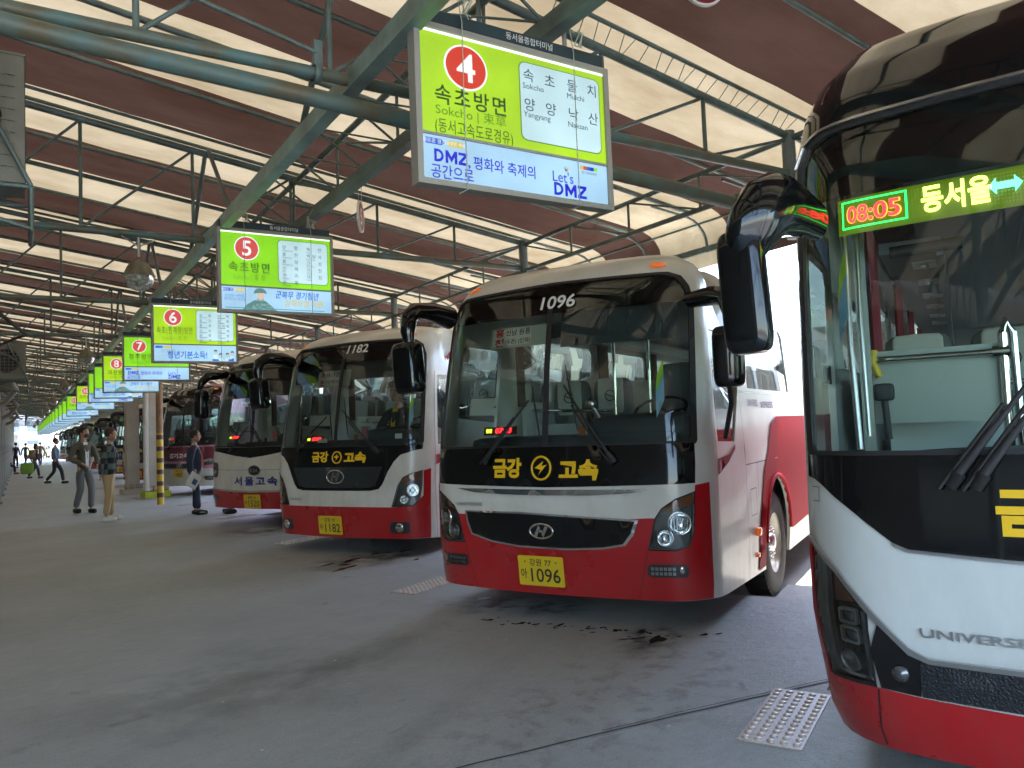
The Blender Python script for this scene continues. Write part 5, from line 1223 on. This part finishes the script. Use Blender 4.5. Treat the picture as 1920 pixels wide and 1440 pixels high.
def in4(sf, root):
    M_pp = mat('partition_grey_green', (.36, .41, .37), .35)
    mb = MB(); mb.box((1.32, .755, 1.62), (.03, .57, .36)); mb.box((1.32, .755, 1.805), (.04, .58, .02)); mb.build('partition', M_pp, root)
    mb = MB(); mb.tube((1.27, 1.03, 1.77), (1.27, .47, 1.77), .016, 10); mb.tube((1.27, .455, .95), (1.27, .455, 1.86), .022, 10); mb.path([(1.27, .455, 1.86), (1.28, .44, 1.92), (1.30, .41, 1.86), (1.31, .40, .95)], .02, 10); mb.tube((1.27, .50, 1.77), (1.27, .43, 1.77), .030, 10); mb.build('chrome_handrail', M_chrome, root)
    mb = MB(); mb.path([(.34, 1.02, 1.35), (.40, 1.04, 1.8), (.50, 1.04, 2.45)], .013, 8); mb.path([(.42, .99, 1.4), (.46, 1.0, 1.9), (.55, 1.0, 2.4)], .009, 8); mb.build('door_rail', M_satin, root)
    mb = MB(); mb.box((.75, 1.02, 1.75), (.10, .05, 1.2), rz=.1); mb.box((1.05, 1.10, 2.3), (.9, .05, .5)); mb.build('door_frame', M_pp, root)
    mb = MB(); mb.path([(1.22, 1.02, 1.82), (1.22, 1.03, 1.76), (1.22, 1.0, 1.68)], .018, 8); mb.build('yellow_handle', M_yel, root)
    mb = MB(); mb.blob((1.20, .985, 1.60), (.04, .10, .09), .4, 12, 6); mb.tube((1.21, .985, 1.57), (1.22, .975, 1.36), .017, 8); mb.build('card_reader', M_dkin, root)
    mb = MB(); mb.path([(.62, .88, 2.20), (.62, .60, 2.205)], .026, 10, .6); mb.build('roller_blind', M_dark, root)
    for k, yy in enumerate((.88, .70)):
        pass
bus4cfg = dict(cfg5); bus4cfg.update(ztop=3.28, paint=M_w4, roofpaint=M_b4, glass=glass4, detail=2, ceil=2.75, rows=6, split=False, curtain=M_curtr, curtw=.15, inner=mat('slate_interior', (.22, .24, .25), .5), dash=1.36, gmat=M_glass,
    over=[('upper_black_panel', M_b4, sym([(0, 2.75), (1.03, 2.73), (1.13, 2.69), (1.165, 2.60), (1.19, 2.62), (1.22, 2.90), (1.25, 3.14), (1.2, 3.275), (0, 3.275)]), .005, .012, 0),
          ('glass_trim', M_satin, sym([(0, 2.742), (1.02, 2.722), (1.115, 2.687), (1.155, 2.60), (1.168, 2.60), (1.128, 2.70), (1.03, 2.735), (0, 2.756)]), .016, .012, 0),
          ('lower_black_panel', M_b4, sym([(0, .965), (.466, .972), (.757, .99), (.80, 1.01), (.84, 1.045), (.933, 1.125), (1.057, 1.214), (1.10, 1.235), (1.16, 1.245), (1.155, 1.334), (.8, 1.334), (0, 1.334)]), .006, .014, 0),
          ('chrome_edge', M_satin, sym([(0, .952), (.466, .960), (.752, .978), (.80, 1.0), (.80, 1.01), (.752, .989), (.466, .971), (0, .963)]), .010, .008, 0),
          ('bumper', M_red, sym([(0, .205), (1.19, .205), (1.21, .99), (1.165, .985), (1.17, .80), (1.13, .445), (.89, .452), (.768, .441), (.5, .433), (0, .43)]), .006, .016, 0),
          ('grille', mat('dark_mesh_grille', (.012, .014, .018), .4, bump=.8, bscale=110), sym([(0, .445), (.5, .445), (.758, .450), (.748, .580), (0, .585)]), .012, .014, 0),
          ('fog_surround', M_b4, sym([(.744, .585), (.762, .449), (.885, .458), (.90, .60), (.86, .715), (.775, .61)])[:6], .010, .012, 1),
          ('chrome_strip', M_satin, sym([(0, .600), (.49, .600), (.72, .600), (.775, .628), (.87, .74), (1.0, .895), (1.15, 1.0), (1.15, .985), (1.005, .875), (.875, .715), (.78, .605), (.72, .583), (.49, .583), (0, .583)]), .018, .012, 0),
          ('panel_seam', M_rubber, [(.893, .45), (.899, .45), (.925, .22), (.919, .22)], .0085, 0, 1),
          ('hatch_seam', M_dark, [(1.13, 1.205), (1.08, 1.205), (1.08, 1.145), (1.13, 1.145), (1.13, 1.148), (1.083, 1.148), (1.083, 1.202), (1.13, 1.202)], .003, 0, 1),
          ('red_swoosh', M_redv, swoosh_p, .008, 0, 1)],
    head=[(1.15, .978), (1.055, .925), (.976, .855), (.90, .745), (.905, .46), (1.12, .455), (1.15, .60), (1.16, .80)], hmat=M_b4, hamber=[(1.045, .865), (.955, .765), (1.045, .757)], lamps=[(.995, .532, .040)], squares=[(.945, .675, 1.027, .737), (.945, .600, 1.03, .665)],
    drl=[[(1.115, .915), (1.085, .905), (1.085, .485), (1.118, .482)], [(.930, .735), (.905, .70), (.912, .475), (.935, .480)]], fog=[rrect(.783, .495, .843, .565, .02)], fogstyle='one',
    plate=((0, .36), '강원 77', ('아', '1104')), emblems=[(0, .80, .15, .08, M_chrome, 'H'), (.0, 1.14, .09, .09, M_gold, 'Z')],
    texts=[([('금강', .37, 1.135, .17, dict(width=.26, bold=.05)), ('고속', -.32, 1.13, .17, dict(width=.30, bold=.05))], M_gold, .010), ([('UNIVERSE', .585, .690, .045, dict(width=.30, bold=.012))], M_satin, .012)],
    markers=[], wipers=[((.618, 1.222), (.36, 1.62)), ((.550, 1.218), (.30, 1.62))], blade=(.02, -.02, -.02, .02),
    mirrors=[dict(arm=[(.22, 1.12, 2.30), (.04, 1.16, 2.31), (-.08, 1.18, 2.305), (-.18, 1.205, 2.29), (-.26, 1.235, 2.25), (-.30, 1.262, 2.19), (-.31, 1.285, 2.13), (-.31, 1.295, 2.05)], r=[.085, .105, .118, .124, .125, .118, .10, .05], flat=.60, c=(-.30, 1.305, 1.955), d=(.15, .165, .45), rz=0, tilt=-.04)],
    extra=[led4, in4, pennant(1.03, 1.80, .06, .30, -.10)])
bus4 = make_bus('bus4', 'black, white and red coach at the right edge with a green and yellow LED display', BAYS[1], Surf(LF4, LS4, half=1.25), bus4cfg)

# ================================================================== people
def skin_mesh(nodes, edges, root=0, sub=1):
    me = bpy.data.meshes.new('tmp'); me.from_pydata([n[0] for n in nodes], edges, []); ob = bpy.data.objects.new('tmp', me); COL.objects.link(ob)
    ob.modifiers.new('s', 'SKIN'); m2 = ob.modifiers.new('d', 'SUBSURF'); m2.levels = sub; m2.render_levels = sub
    sv = me.skin_vertices[0].data
    for i, n in enumerate(nodes): sv[i].radius = (n[1], n[2] if len(n) > 2 else n[1]); sv[i].use_root = (i == root)
    dg = bpy.context.evaluated_depsgraph_get(); ev = ob.evaluated_get(dg); em = ev.to_mesh()
    vs = [tuple(v.co) for v in em.vertices]; fs = [tuple(p.vertices) for p in em.polygons]; ev.to_mesh_clear()
    bpy.data.objects.remove(ob); bpy.data.meshes.remove(me); return vs, fs
M_skin = mat('skin', (.48, .27, .18), .55); M_hair = mat('dark_hair', (.015, .012, .010), .6); M_brownhair = mat('brown_hair', (.05, .018, .012), .6)
def person(label, x, y, face, H, jacket, trousers, legs, arms, hair=M_hair, shoes=M_black, turn=0., lean=0., fat=1., shirt=None, mask=None, z=0., seated=False, tie=None, cat='person', group=None, long_hair=False, skirt_len=.80):
    t = thing('person', label, cat, (x, y, z), face, group); s = H / 1.75
    def V(a, b, c): return (a * s, b * s, c * s)
    hipz = .92 if not seated else .50
    top = hipz + .50
    lx = lean
    hip = [V(0, .085, hipz - .02), V(0, -.085, hipz - .02)]
    kn, an = [], []
    for i, (kx, kz, ax, az_, spread) in enumerate(legs):
        s_ = 1 if i == 0 else -1
        kn.append(V(kx, s_ * (.09 + spread * .5), kz)); an.append(V(ax, s_ * (.09 + spread), az_))
    sh = [V(lx, .175 * fat, top - .01), V(lx, -.175 * fat, top - .01)]
    el = [V(*a[0]) for a in arms]; wr = [V(*a[1]) for a in arms]
    neck, chin = V(lx + .005, 0, top + .07), V(lx + .02, 0, top + .13)
    # body (continuous)
    N = [(V(0, 0, hipz), .08 * s, .065 * s), (V(lx * .5, 0, hipz + .22), .075 * s, .06 * s), (V(lx, 0, top - .06), .085 * s, .065 * s), (neck, .052 * s), (chin, .058 * s),
         (hip[0], .07 * s), (kn[0], .045 * s), (an[0], .036 * s), (hip[1], .07 * s), (kn[1], .045 * s), (an[1], .036 * s), (sh[0], .05 * s), (el[0], .036 * s), (wr[0], .026 * s), (sh[1], .05 * s), (el[1], .036 * s), (wr[1], .026 * s)]
    hands = []
    for i in (0, 1):
        d = (Vector(wr[i]) - Vector(el[i])).normalized(); p = Vector(wr[i]) + d * .055 * s; hands.append((p, d)); N.append((tuple(p), .036 * s, .018 * s))
    E = [(0, 1), (1, 2), (2, 3), (3, 4), (0, 5), (5, 6), (6, 7), (0, 8), (8, 9), (9, 10), (2, 11), (11, 12), (12, 13), (2, 14), (14, 15), (15, 16), (13, 17), (16, 18)]
    mb = MB(); vs, fs = skin_mesh(N, E); mb.add(vs, fs, True)
    hc = Matrix.Translation(V(lx + .035, 0, top + .245)) @ Matrix.Rotation(turn, 4, 'Z') @ Matrix.Scale(s, 4)
    mb.blob((0, 0, 0), (.185, .150, .232), .9, 18, 12, hc); mb.blob((.035, 0, -.055), (.11, .115, .12), .85, 14, 8, hc)
    mb.blob((.098, 0, -.018), (.035, .028, .05), .9, 8, 6, hc); mb.blob((.088, 0, -.062), (.02, .05, .016), .9, 8, 5, hc)
    for e in (-1, 1): mb.blob((-.005, e * .077, -.01), (.04, .02, .06), .9, 8, 6, hc)
    for i in (0, 1):
        p, d = hands[i]; side = d.cross(Vector((1, 0, 0)) if abs(d.x) < .7 else Vector((0, 0, 1))).normalized(); nrm = d.cross(side)
        for f in range(4):
            b = p + side * (f - 1.5) * .018 * s + d * .015 * s; L = (.055, .065, .062, .048)[f] * s
            mb.path([b, b + d * L * .5 + nrm * .006 * s, b + d * L * .9 + nrm * .022 * s], [.0085 * s, .008 * s, .006 * s], 5)
        b = p - side * .034 * s - d * .02 * s; mb.path([b, b + d * .03 * s - side * .012 * s + nrm * .012 * s, b + d * .05 * s - side * .008 * s + nrm * .022 * s], [.010 * s, .009 * s, .007 * s], 5)
    mb.build('body', M_skin, t)
    mb = MB()
    for e in (-1, 1): mb.blob((.083, e * .032, .018), (.016, .026, .010), .9, 8, 5, hc); mb.blob((.086, e * .034, .038), (.012, .036, .007), .9, 8, 5, hc)
    mb.build('eyes', M_hair, t)
    mb = MB(); mb.blob((-.022, 0, .035), (.205, .176, .21), .85, 18, 10, hc)
    if long_hair: mb.blob((-.05, 0, -.05), (.16, .19, .24), .8, 16, 8, hc)
    hm = mb.build('hair', hair, t)
    # push hair back from the face
    inv = hc.inverted()
    for v in hm.data.vertices:
        q = inv @ v.co
        if q.x > .045 and q.z < .065: q.x = .03; q.z = max(q.z, -.0); v.co = hc @ q
        elif q.z < -.055 and not long_hair: q.z = -.055; q.x = min(q.x, -.02); v.co = hc @ q
    if mask: mb = MB(); mb.blob((.062, 0, -.055), (.085, .125, .085), .8, 14, 8, hc); mb.build('face_mask', mask, t)
    # trousers
    N = [(V(0, 0, hipz + .06), .145 * s * fat, .115 * s * fat), (V(0, 0, hipz - .04), .15 * s * fat, .12 * s * fat), (hip[0], .095 * s * fat, .105 * s * fat), (kn[0], .072 * s), (tuple(Vector(an[0]) + Vector((0, 0, .02))), .062 * s), (hip[1], .095 * s * fat, .105 * s * fat), (kn[1], .072 * s), (tuple(Vector(an[1]) + Vector((0, 0, .02))), .062 * s)]
    vs, fs = skin_mesh(N, [(0, 1), (1, 2), (2, 3), (3, 4), (1, 5), (5, 6), (6, 7)]); mb = MB(); mb.add(vs, fs, True); mb.build('trousers', trousers, t)
    # jacket
    jb = skirt_len if not seated else hipz - .02
    N = [(V(lx * .3, 0, jb), .165 * s * fat, .128 * s * fat), (V(lx * .5, 0, hipz + .14), .150 * s * fat, .118 * s * fat), (V(lx, 0, top - .14), .168 * s * fat, .122 * s * fat), (V(lx, 0, top + .0), .105 * s, .085 * s), (V(lx + .0, 0, top + .055), .062 * s, .062 * s),
         (sh[0], .074 * s), (el[0], .058 * s), (wr[0], .046 * s), (sh[1], .074 * s), (el[1], .058 * s), (wr[1], .046 * s)]
    vs, fs = skin_mesh(N, [(0, 1), (1, 2), (2, 3), (3, 4), (3, 5), (5, 6), (6, 7), (3, 8), (8, 9), (9, 10)]); mb = MB(); mb.add(vs, fs, True); mb.build('jacket', jacket, t)
    if shirt:
        mb = MB(); f_ = .126 * fat + .012; 
        mb.add([V(lx + .07, -.045, top + .05), V(lx + .07, .045, top + .05), V(lx + f_ + .003, .035, top - .16), V(lx * .5 + f_ + .008, .03, hipz + .02), V(lx * .5 + f_ + .008, -.03, hipz + .02), V(lx + f_ + .003, -.035, top - .16)], [(0, 5, 2, 1), (5, 4, 3, 2)], False); mb.build('shirt', shirt, t)
        if tie:
            mb = MB(); mb.path([V(lx + .082, 0, top + .02), V(lx + f_ + .012, 0, top - .16), V(lx * .5 + f_ + .018, 0, hipz + .08)], [.014 * s, .022 * s, .03 * s], 6, .3); mb.build('tie', tie, t)
    mb = MB()
    for i in (0, 1):
        a = Vector(an[i]); g = a.z - .085 * s; mb.blob((a.x + .055 * s, a.y, max(.045 * s, g + .04 * s)), (.265 * s, .092 * s, .10 * s), .6, 14, 8)
        mb.build('shoe', shoes, t); mb = MB()
    return t
M_suit = mat('olive_grey_suit', (.085, .085, .065), .85, bump=.1); M_suitt = mat('grey_trousers', (.13, .14, .15), .85); M_navy = mat('navy_suit', (.012, .02, .05), .75); M_kh = mat('khaki_trousers', (.42, .31, .16), .85)
M_ws = mat('white_shirt', (.65, .67, .72), .8); M_org = mat('orange_tie', (.6, .12, .04), .6); M_dkt = mat('black_trousers', (.012, .013, .018), .8); M_lb = mat('light_blue_shirt', (.17, .27, .42), .8); M_wsh = mat('white_sneakers', (.6, .6, .55), .6)
def plaid():
    m = mat('plaid_shirt', (.2, .2, .2), .85); n = m.node_tree.nodes; l = m.node_tree.links; tc = n.new('ShaderNodeTexCoord'); ck = n.new('ShaderNodeTexChecker'); ck.inputs['Scale'].default_value = 9
    ck.inputs['Color1'].default_value = (.10, .14, .13, 1); ck.inputs['Color2'].default_value = (.012, .014, .02, 1); l.new(tc.outputs['Object'], ck.inputs['Vector']); l.new(ck.outputs[0], n['Principled BSDF'].inputs['Base Color']); return m
M_plaid = plaid()
stand = [(.03, .5, .03, .09, .05), (.01, .5, -.04, .09, .05)]
walk = [(.20, .52, .26, .10, 0), (-.02, .50, -.30, .14, 0)]
def armsd(sw=0., out=.03): return [((.0 - sw * .5, .235 + out, 1.13), (.05 - sw, .25 + out, .87)), ((.0 + sw * .5, -.235 - out, 1.13), (.05 + sw, -.25 - out, .87))]
# man in grey suit with mask, strolling, holding papers
p = person('man in olive grey suit and black face mask walking with papers in hand', 1.19, 19.5, -1.15, 1.84, M_suit, M_suitt, [(.14, .51, .10, .09, 0), (.04, .50, -.16, .10, 0)], [((.02, .27, 1.12), (.20, .18, .98)), ((-.02, -.27, 1.13), (.18, -.12, 1.02))], turn=.35, shirt=M_ws, mask=M_dkin)
mb = MB(); mb.box((.27, .02, 1.08), (.04, .012, .30), rz=.3, ry=.4); link('paper_sheet', mb.data('paper_sheet', mat('white_paper', (.62, .64, .58), .8)), None, 'white sheet of paper held by the man in the olive grey suit', 'paper').location = (1.19, 19.5, 0); bpy.data.objects['paper_sheet'].rotation_euler = (0, 0, -1.15)
p = person('brown haired person in a dark plaid overshirt and khaki trousers, standing', 1.46, 17.05, -.15, 1.76, M_plaid, M_kh, stand, [((-.06, .25, 1.12), (-.02, .16, .90)), ((-.10, -.25, 1.12), (-.12, -.14, .90))], hair=M_brownhair, shoes=M_wsh, fat=1.18, shirt=M_lb, lean=.02, skirt_len=.80)
p = person('man in a navy suit with an orange tie, standing with a brochure', 2.98, 16.78, -.25, 1.66, M_navy, M_navy, [(.02, .5, .0, .09, 0), (.05, .5, .08, .09, .02)], [((-.04, .25, 1.12), (.0, .26, .88)), ((-.06, -.26, 1.12), (-.02, -.27, .86))], shirt=M_ws, tie=M_org, fat=1.05)
t = thing('brochure', 'pale folded brochure in the hand of the man in the navy suit', 'brochure', (2.90, 16.42, .70), .4)
mb = MB(); mb.box((0, 0, 0), (.25, .01, .30), ry=.6); mb.build('cover', mat('white_paper', (.62, .64, .58), .8), t); mb = MB(); mb.box((.02, -.008, -.03), (.10, .006, .11), ry=.6); mb.build('picture', mat('blue_picture', (.05, .08, .2), .6), t)
person('man in a light blue shirt and dark trousers striding to the right', 1.18, 35.2, -.2, 1.74, M_lb, M_dkt, walk, armsd(.10), skirt_len=.92)
p = person('woman with a tan backpack and striped top walking away', .58, 42.3, .3, 1.58, mat('dark_striped_top', (.05, .012, .02), .8), M_dkt, walk, armsd(.08, .08), hair=M_brownhair, long_hair=True, lean=.06)
t = thing('backpack', 'tan backpack on the back of the walking woman', 'backpack', (.50, 42.18, 1.12), .3)
mb = MB(); mb.blob((0, 0, 0), (.26, .36, .46), .6, 14, 8); mb.build('pack', mat('tan_canvas', (.22, .18, .12), .8), t); mb = MB(); mb.blob((-.12, 0, -.08), (.08, .26, .2), .6, 12, 6); mb.build('pocket', mat('tan_canvas_light', (.28, .23, .16), .8), t)
t = thing('tote_bag', 'large lime green bag carried by the woman with the backpack', 'bag', (.30, 42.1, .50), .2)
mb = MB(); mb.blob((0, 0, 0), (.52, .22, .52), .3, 14, 8); mb.build('bag', mat('lime_bag', (.16, .34, .02), .6), t); mb = MB(); mb.path([(-.12, 0, .24), (0, 0, .40), (.12, 0, .24)], .012, 6); mb.build('strap', M_rubber, t)
person('dark silhouette of a person standing far off near the booth', -.22, 66, 1.0, 1.78, mat('charcoal_coat', (.03, .035, .04), .8), M_dkt, stand, armsd())
person('far person in a grey blue jacket walking away near the booth', .42, 74, 1.2, 1.75, mat('slate_jacket', (.06, .075, .10), .8), mat('grey_slacks', (.10, .11, .12), .8), walk, armsd(.1))
person('far pale figure in beige coat and orange skirted bag near the end', 1.35, 70, 1.4, 1.74, mat('beige_coat', (.24, .2, .17), .8), mat('jeans', (.06, .09, .2), .8), walk, armsd(.1))
person('very distant person at the bright far end of the walkway', 2.3, 96, 1.4, 1.74, mat('pale_coat', (.3, .28, .27), .8), M_dkt, stand, armsd())
person('person whose dark trousers and shoes show below the coach with plate 1520', 3.62, 16.42, 3.3, 1.72, M_navy, M_dkt, stand, armsd())
# seated person on a bench at the far left
t = thing('bench', 'metal bench at the far left edge of the walkway', 'bench', (-.62, 52, 0), 0)
mb = MB(); mb.box((0, 0, .43), (.45, 3.2, .04)); mb.build('seat', M_satin, t)
for k in (-1.4, 0, 1.4): mb = MB(); mb.box((0, k, .21), (.40, .05, .42)); mb.build('leg', M_steel, t)
person('person in maroon sitting on the bench at the left edge', -.62, 51.2, 0., 1.70, mat('wine_jacket', (.09, .015, .02), .8), M_dkt, [(.40, .50, .45, .10, 0), (.40, .50, .42, .10, 0)], [((.06, .24, .74), (.28, .14, .62)), ((.06, -.24, .74), (.28, -.14, .62))], seated=True)
# driver of 1182
bo = BAYS[3]
def at_bus(o, x, y): return (o[0] + Lx * x - Ly * y, o[1] + Ly * x + Lx * y)
dx, dy = at_bus(bo, 1.02, -.26)
p = person('bus driver in dark uniform, cap and yellow scarf at the wheel of coach 1182', dx, dy, YAW + pi, 1.74, mat('driver_uniform', (.014, .018, .03), .8), M_dkt, [(.40, .55, .5, .15, 0), (.40, .55, .5, .15, 0)], [((.12, .25, .78), (.30, .12, .72)), ((.12, -.25, .78), (.32, -.10, .74))], seated=True, z=.78, shirt=M_yel)
mb = MB(); mb.blob((.02, 0, 1.36), (.24, .22, .10), .7, 16, 8); mb.blob((.13, 0, 1.325), (.14, .16, .02), .8, 12, 5); mb.build('cap', M_rubber, p)

# ================================================================== far end of the terminal
t = thing('booth', 'small pale booth with a dark window at the far left end', 'booth', (-3.2, 98, 0), 0)
M_bw = mat('booth_wall', (.55, .52, .45), .8, noise=.1, nscale=2)
mb = MB(); mb.box((0, 0, 1.35), (6.2, 3, 2.7)); mb.build('wall', M_bw, t); mb = MB(); mb.box((0, 0, 2.78), (6.8, 3.6, .16)); mb.build('roof', M_conc, t)
for x_ in (-1.2, 1.2): mb = MB(); mb.box((x_, -1.52, 1.6), (1.1, .06, .8)); f = mb.build('window', M_bw, t); mb = MB(); mb.box((x_, -1.56, 1.6), (.95, .03, .65)); mb.build('pane', M_gdark, f)
mb = MB(); mb.box((2.4, -1.52, 1.05), (.9, .06, 2.0)); mb.build('door', mat('booth_door', (.4, .42, .42), .6), t)
def building(x, y, w, d, h, m, label, rows, cols):
    b = thing('building', label, 'building', (x, y, -.22)); mb = MB(); mb.box((0, 0, h / 2), (w, d, h)); mb.build('wall', m, b); mb = MB(); mb.box((0, 0, h + .3), (w + .5, d + .5, .6)); mb.build('roof', M_conc, b)
    mb = MB(); mb.box((0, 0, 0), (w / cols * .6, .2, h / rows * .5)); mw = mb.data('window', mat('window_glass', (.08, .12, .15), .1))
    for i in range(rows):
        for j in range(cols): link('window', mw, b, loc=(-w / 2 + (j + .5) * w / cols, -d / 2 - .03, (i + .55) * h / rows))
building(-16, 190, 40, 12, 11, mat('haze_wall_a', (.5, .5, .48), .9), 'long pale three storey building beyond the far end', 3, 12)
building(34, 235, 50, 14, 20, mat('haze_wall_b', (.55, .5, .42), .9), 'tall beige building beyond the far end of the bays', 6, 12)
building(105, 80, 26, 40, 13, mat('haze_wall_c', (.5, .42, .3), .9), 'ochre office block across the bus yard', 6, 6)
t = thing('van', 'yellow van parked beyond the far end of the walkway', 'van', (2.2, 128, -.22), .3)
mb = MB(); mb.blob((0, 0, 1.15), (2.0, 4.6, 1.7), .3, 18, 10); mb.build('body', mat('van_yellow', (.75, .72, .25), .4), t); mb = MB(); mb.blob((0, -1.5, 1.5), (1.8, 1.8, .7), .4, 14, 8); mb.build('windscreen', M_black, t)
for sx in (-.9, .9):
    for sy in (-1.4, 1.4): mb = MB(); mb.tube((sx - .1, sy, .33), (sx + .1, sy, .33), .33, 14); mb.build('wheel', M_rubber, t)
# trees beyond the end
M_leaf = mat('foliage', (.07, .10, .035), .8, noise=.5, nscale=1.5); M_bark = mat('bark', (.10, .08, .06), .9)
def tree(x, y, h, label, seed):
    r = random.Random(seed); t = thing('tree', label, 'tree', (x, y, -.22), 0, 'trees beyond the far end')
    mb = MB(); mb.path([(0, 0, 0), (.1, 0, h * .3), (-.1, .1, h * .6), (0, 0, h * .85)], [.22, .17, .1, .04], 7)
    for k in range(6):
        a = r.uniform(0, 6.3); z0 = h * r.uniform(.35, .65); mb.path([(0, 0, z0), (cos(a) * h * .13, sin(a) * h * .13, z0 + h * .12), (cos(a) * h * .24, sin(a) * h * .24, z0 + h * .2)], [.08, .05, .02], 5)
    mb.build('trunk', M_bark, t); mb = MB()
    cl = [(r.gauss(0, h * .16), r.gauss(0, h * .16), h * r.uniform(.42, 1.0)) for _ in range(26)]
    for c in cl:
        for k in range(90):
            p = Vector((c[0] + r.gauss(0, h * .055), c[1] + r.gauss(0, h * .055), c[2] + r.gauss(0, h * .04))); a = Vector((r.gauss(0, 1), r.gauss(0, 1), r.gauss(0, 1))).normalized() * .16; b = Vector((r.gauss(0, 1), r.gauss(0, 1), r.gauss(0, 1))).normalized() * .11
            mb.add([p - a, p + b, p + a, p - b], [(0, 1, 2, 3)])
    mb.build('crown', M_leaf, t)
for i, (x, y, h, lb) in enumerate(((-5, 150, 8, 'bushy tree behind the booth at the far left'), (-12, 160, 9, 'taller tree left behind the booth'), (9, 170, 7, 'small tree right of the yellow van'))): tree(x, y, h, lb, 60 + i)
# coaches parked in the yard beyond the bays are seen through the windows
dup(busf, loc=(27, 33, 0), rz=YAW - pi * .45, label='white coach farther out in the open bus yard')

# ================================================================== haze in the air
hm = bpy.data.materials.new('haze'); hm.use_nodes = True; n = hm.node_tree.nodes; n.clear(); o_ = n.new('ShaderNodeOutputMaterial'); pv = n.new('ShaderNodeVolumePrincipled')
pv.inputs['Color'].default_value = (.93, .95, 1., 1); pv.inputs['Density'].default_value = .0012; pv.inputs['Anisotropy'].default_value = .3; hm.node_tree.links.new(pv.outputs[0], o_.inputs['Volume'])
mb = MB(); mb.box((45, 120, 11.5), (260, 320, 26)); mb.build('haze', hm, kind='stuff')
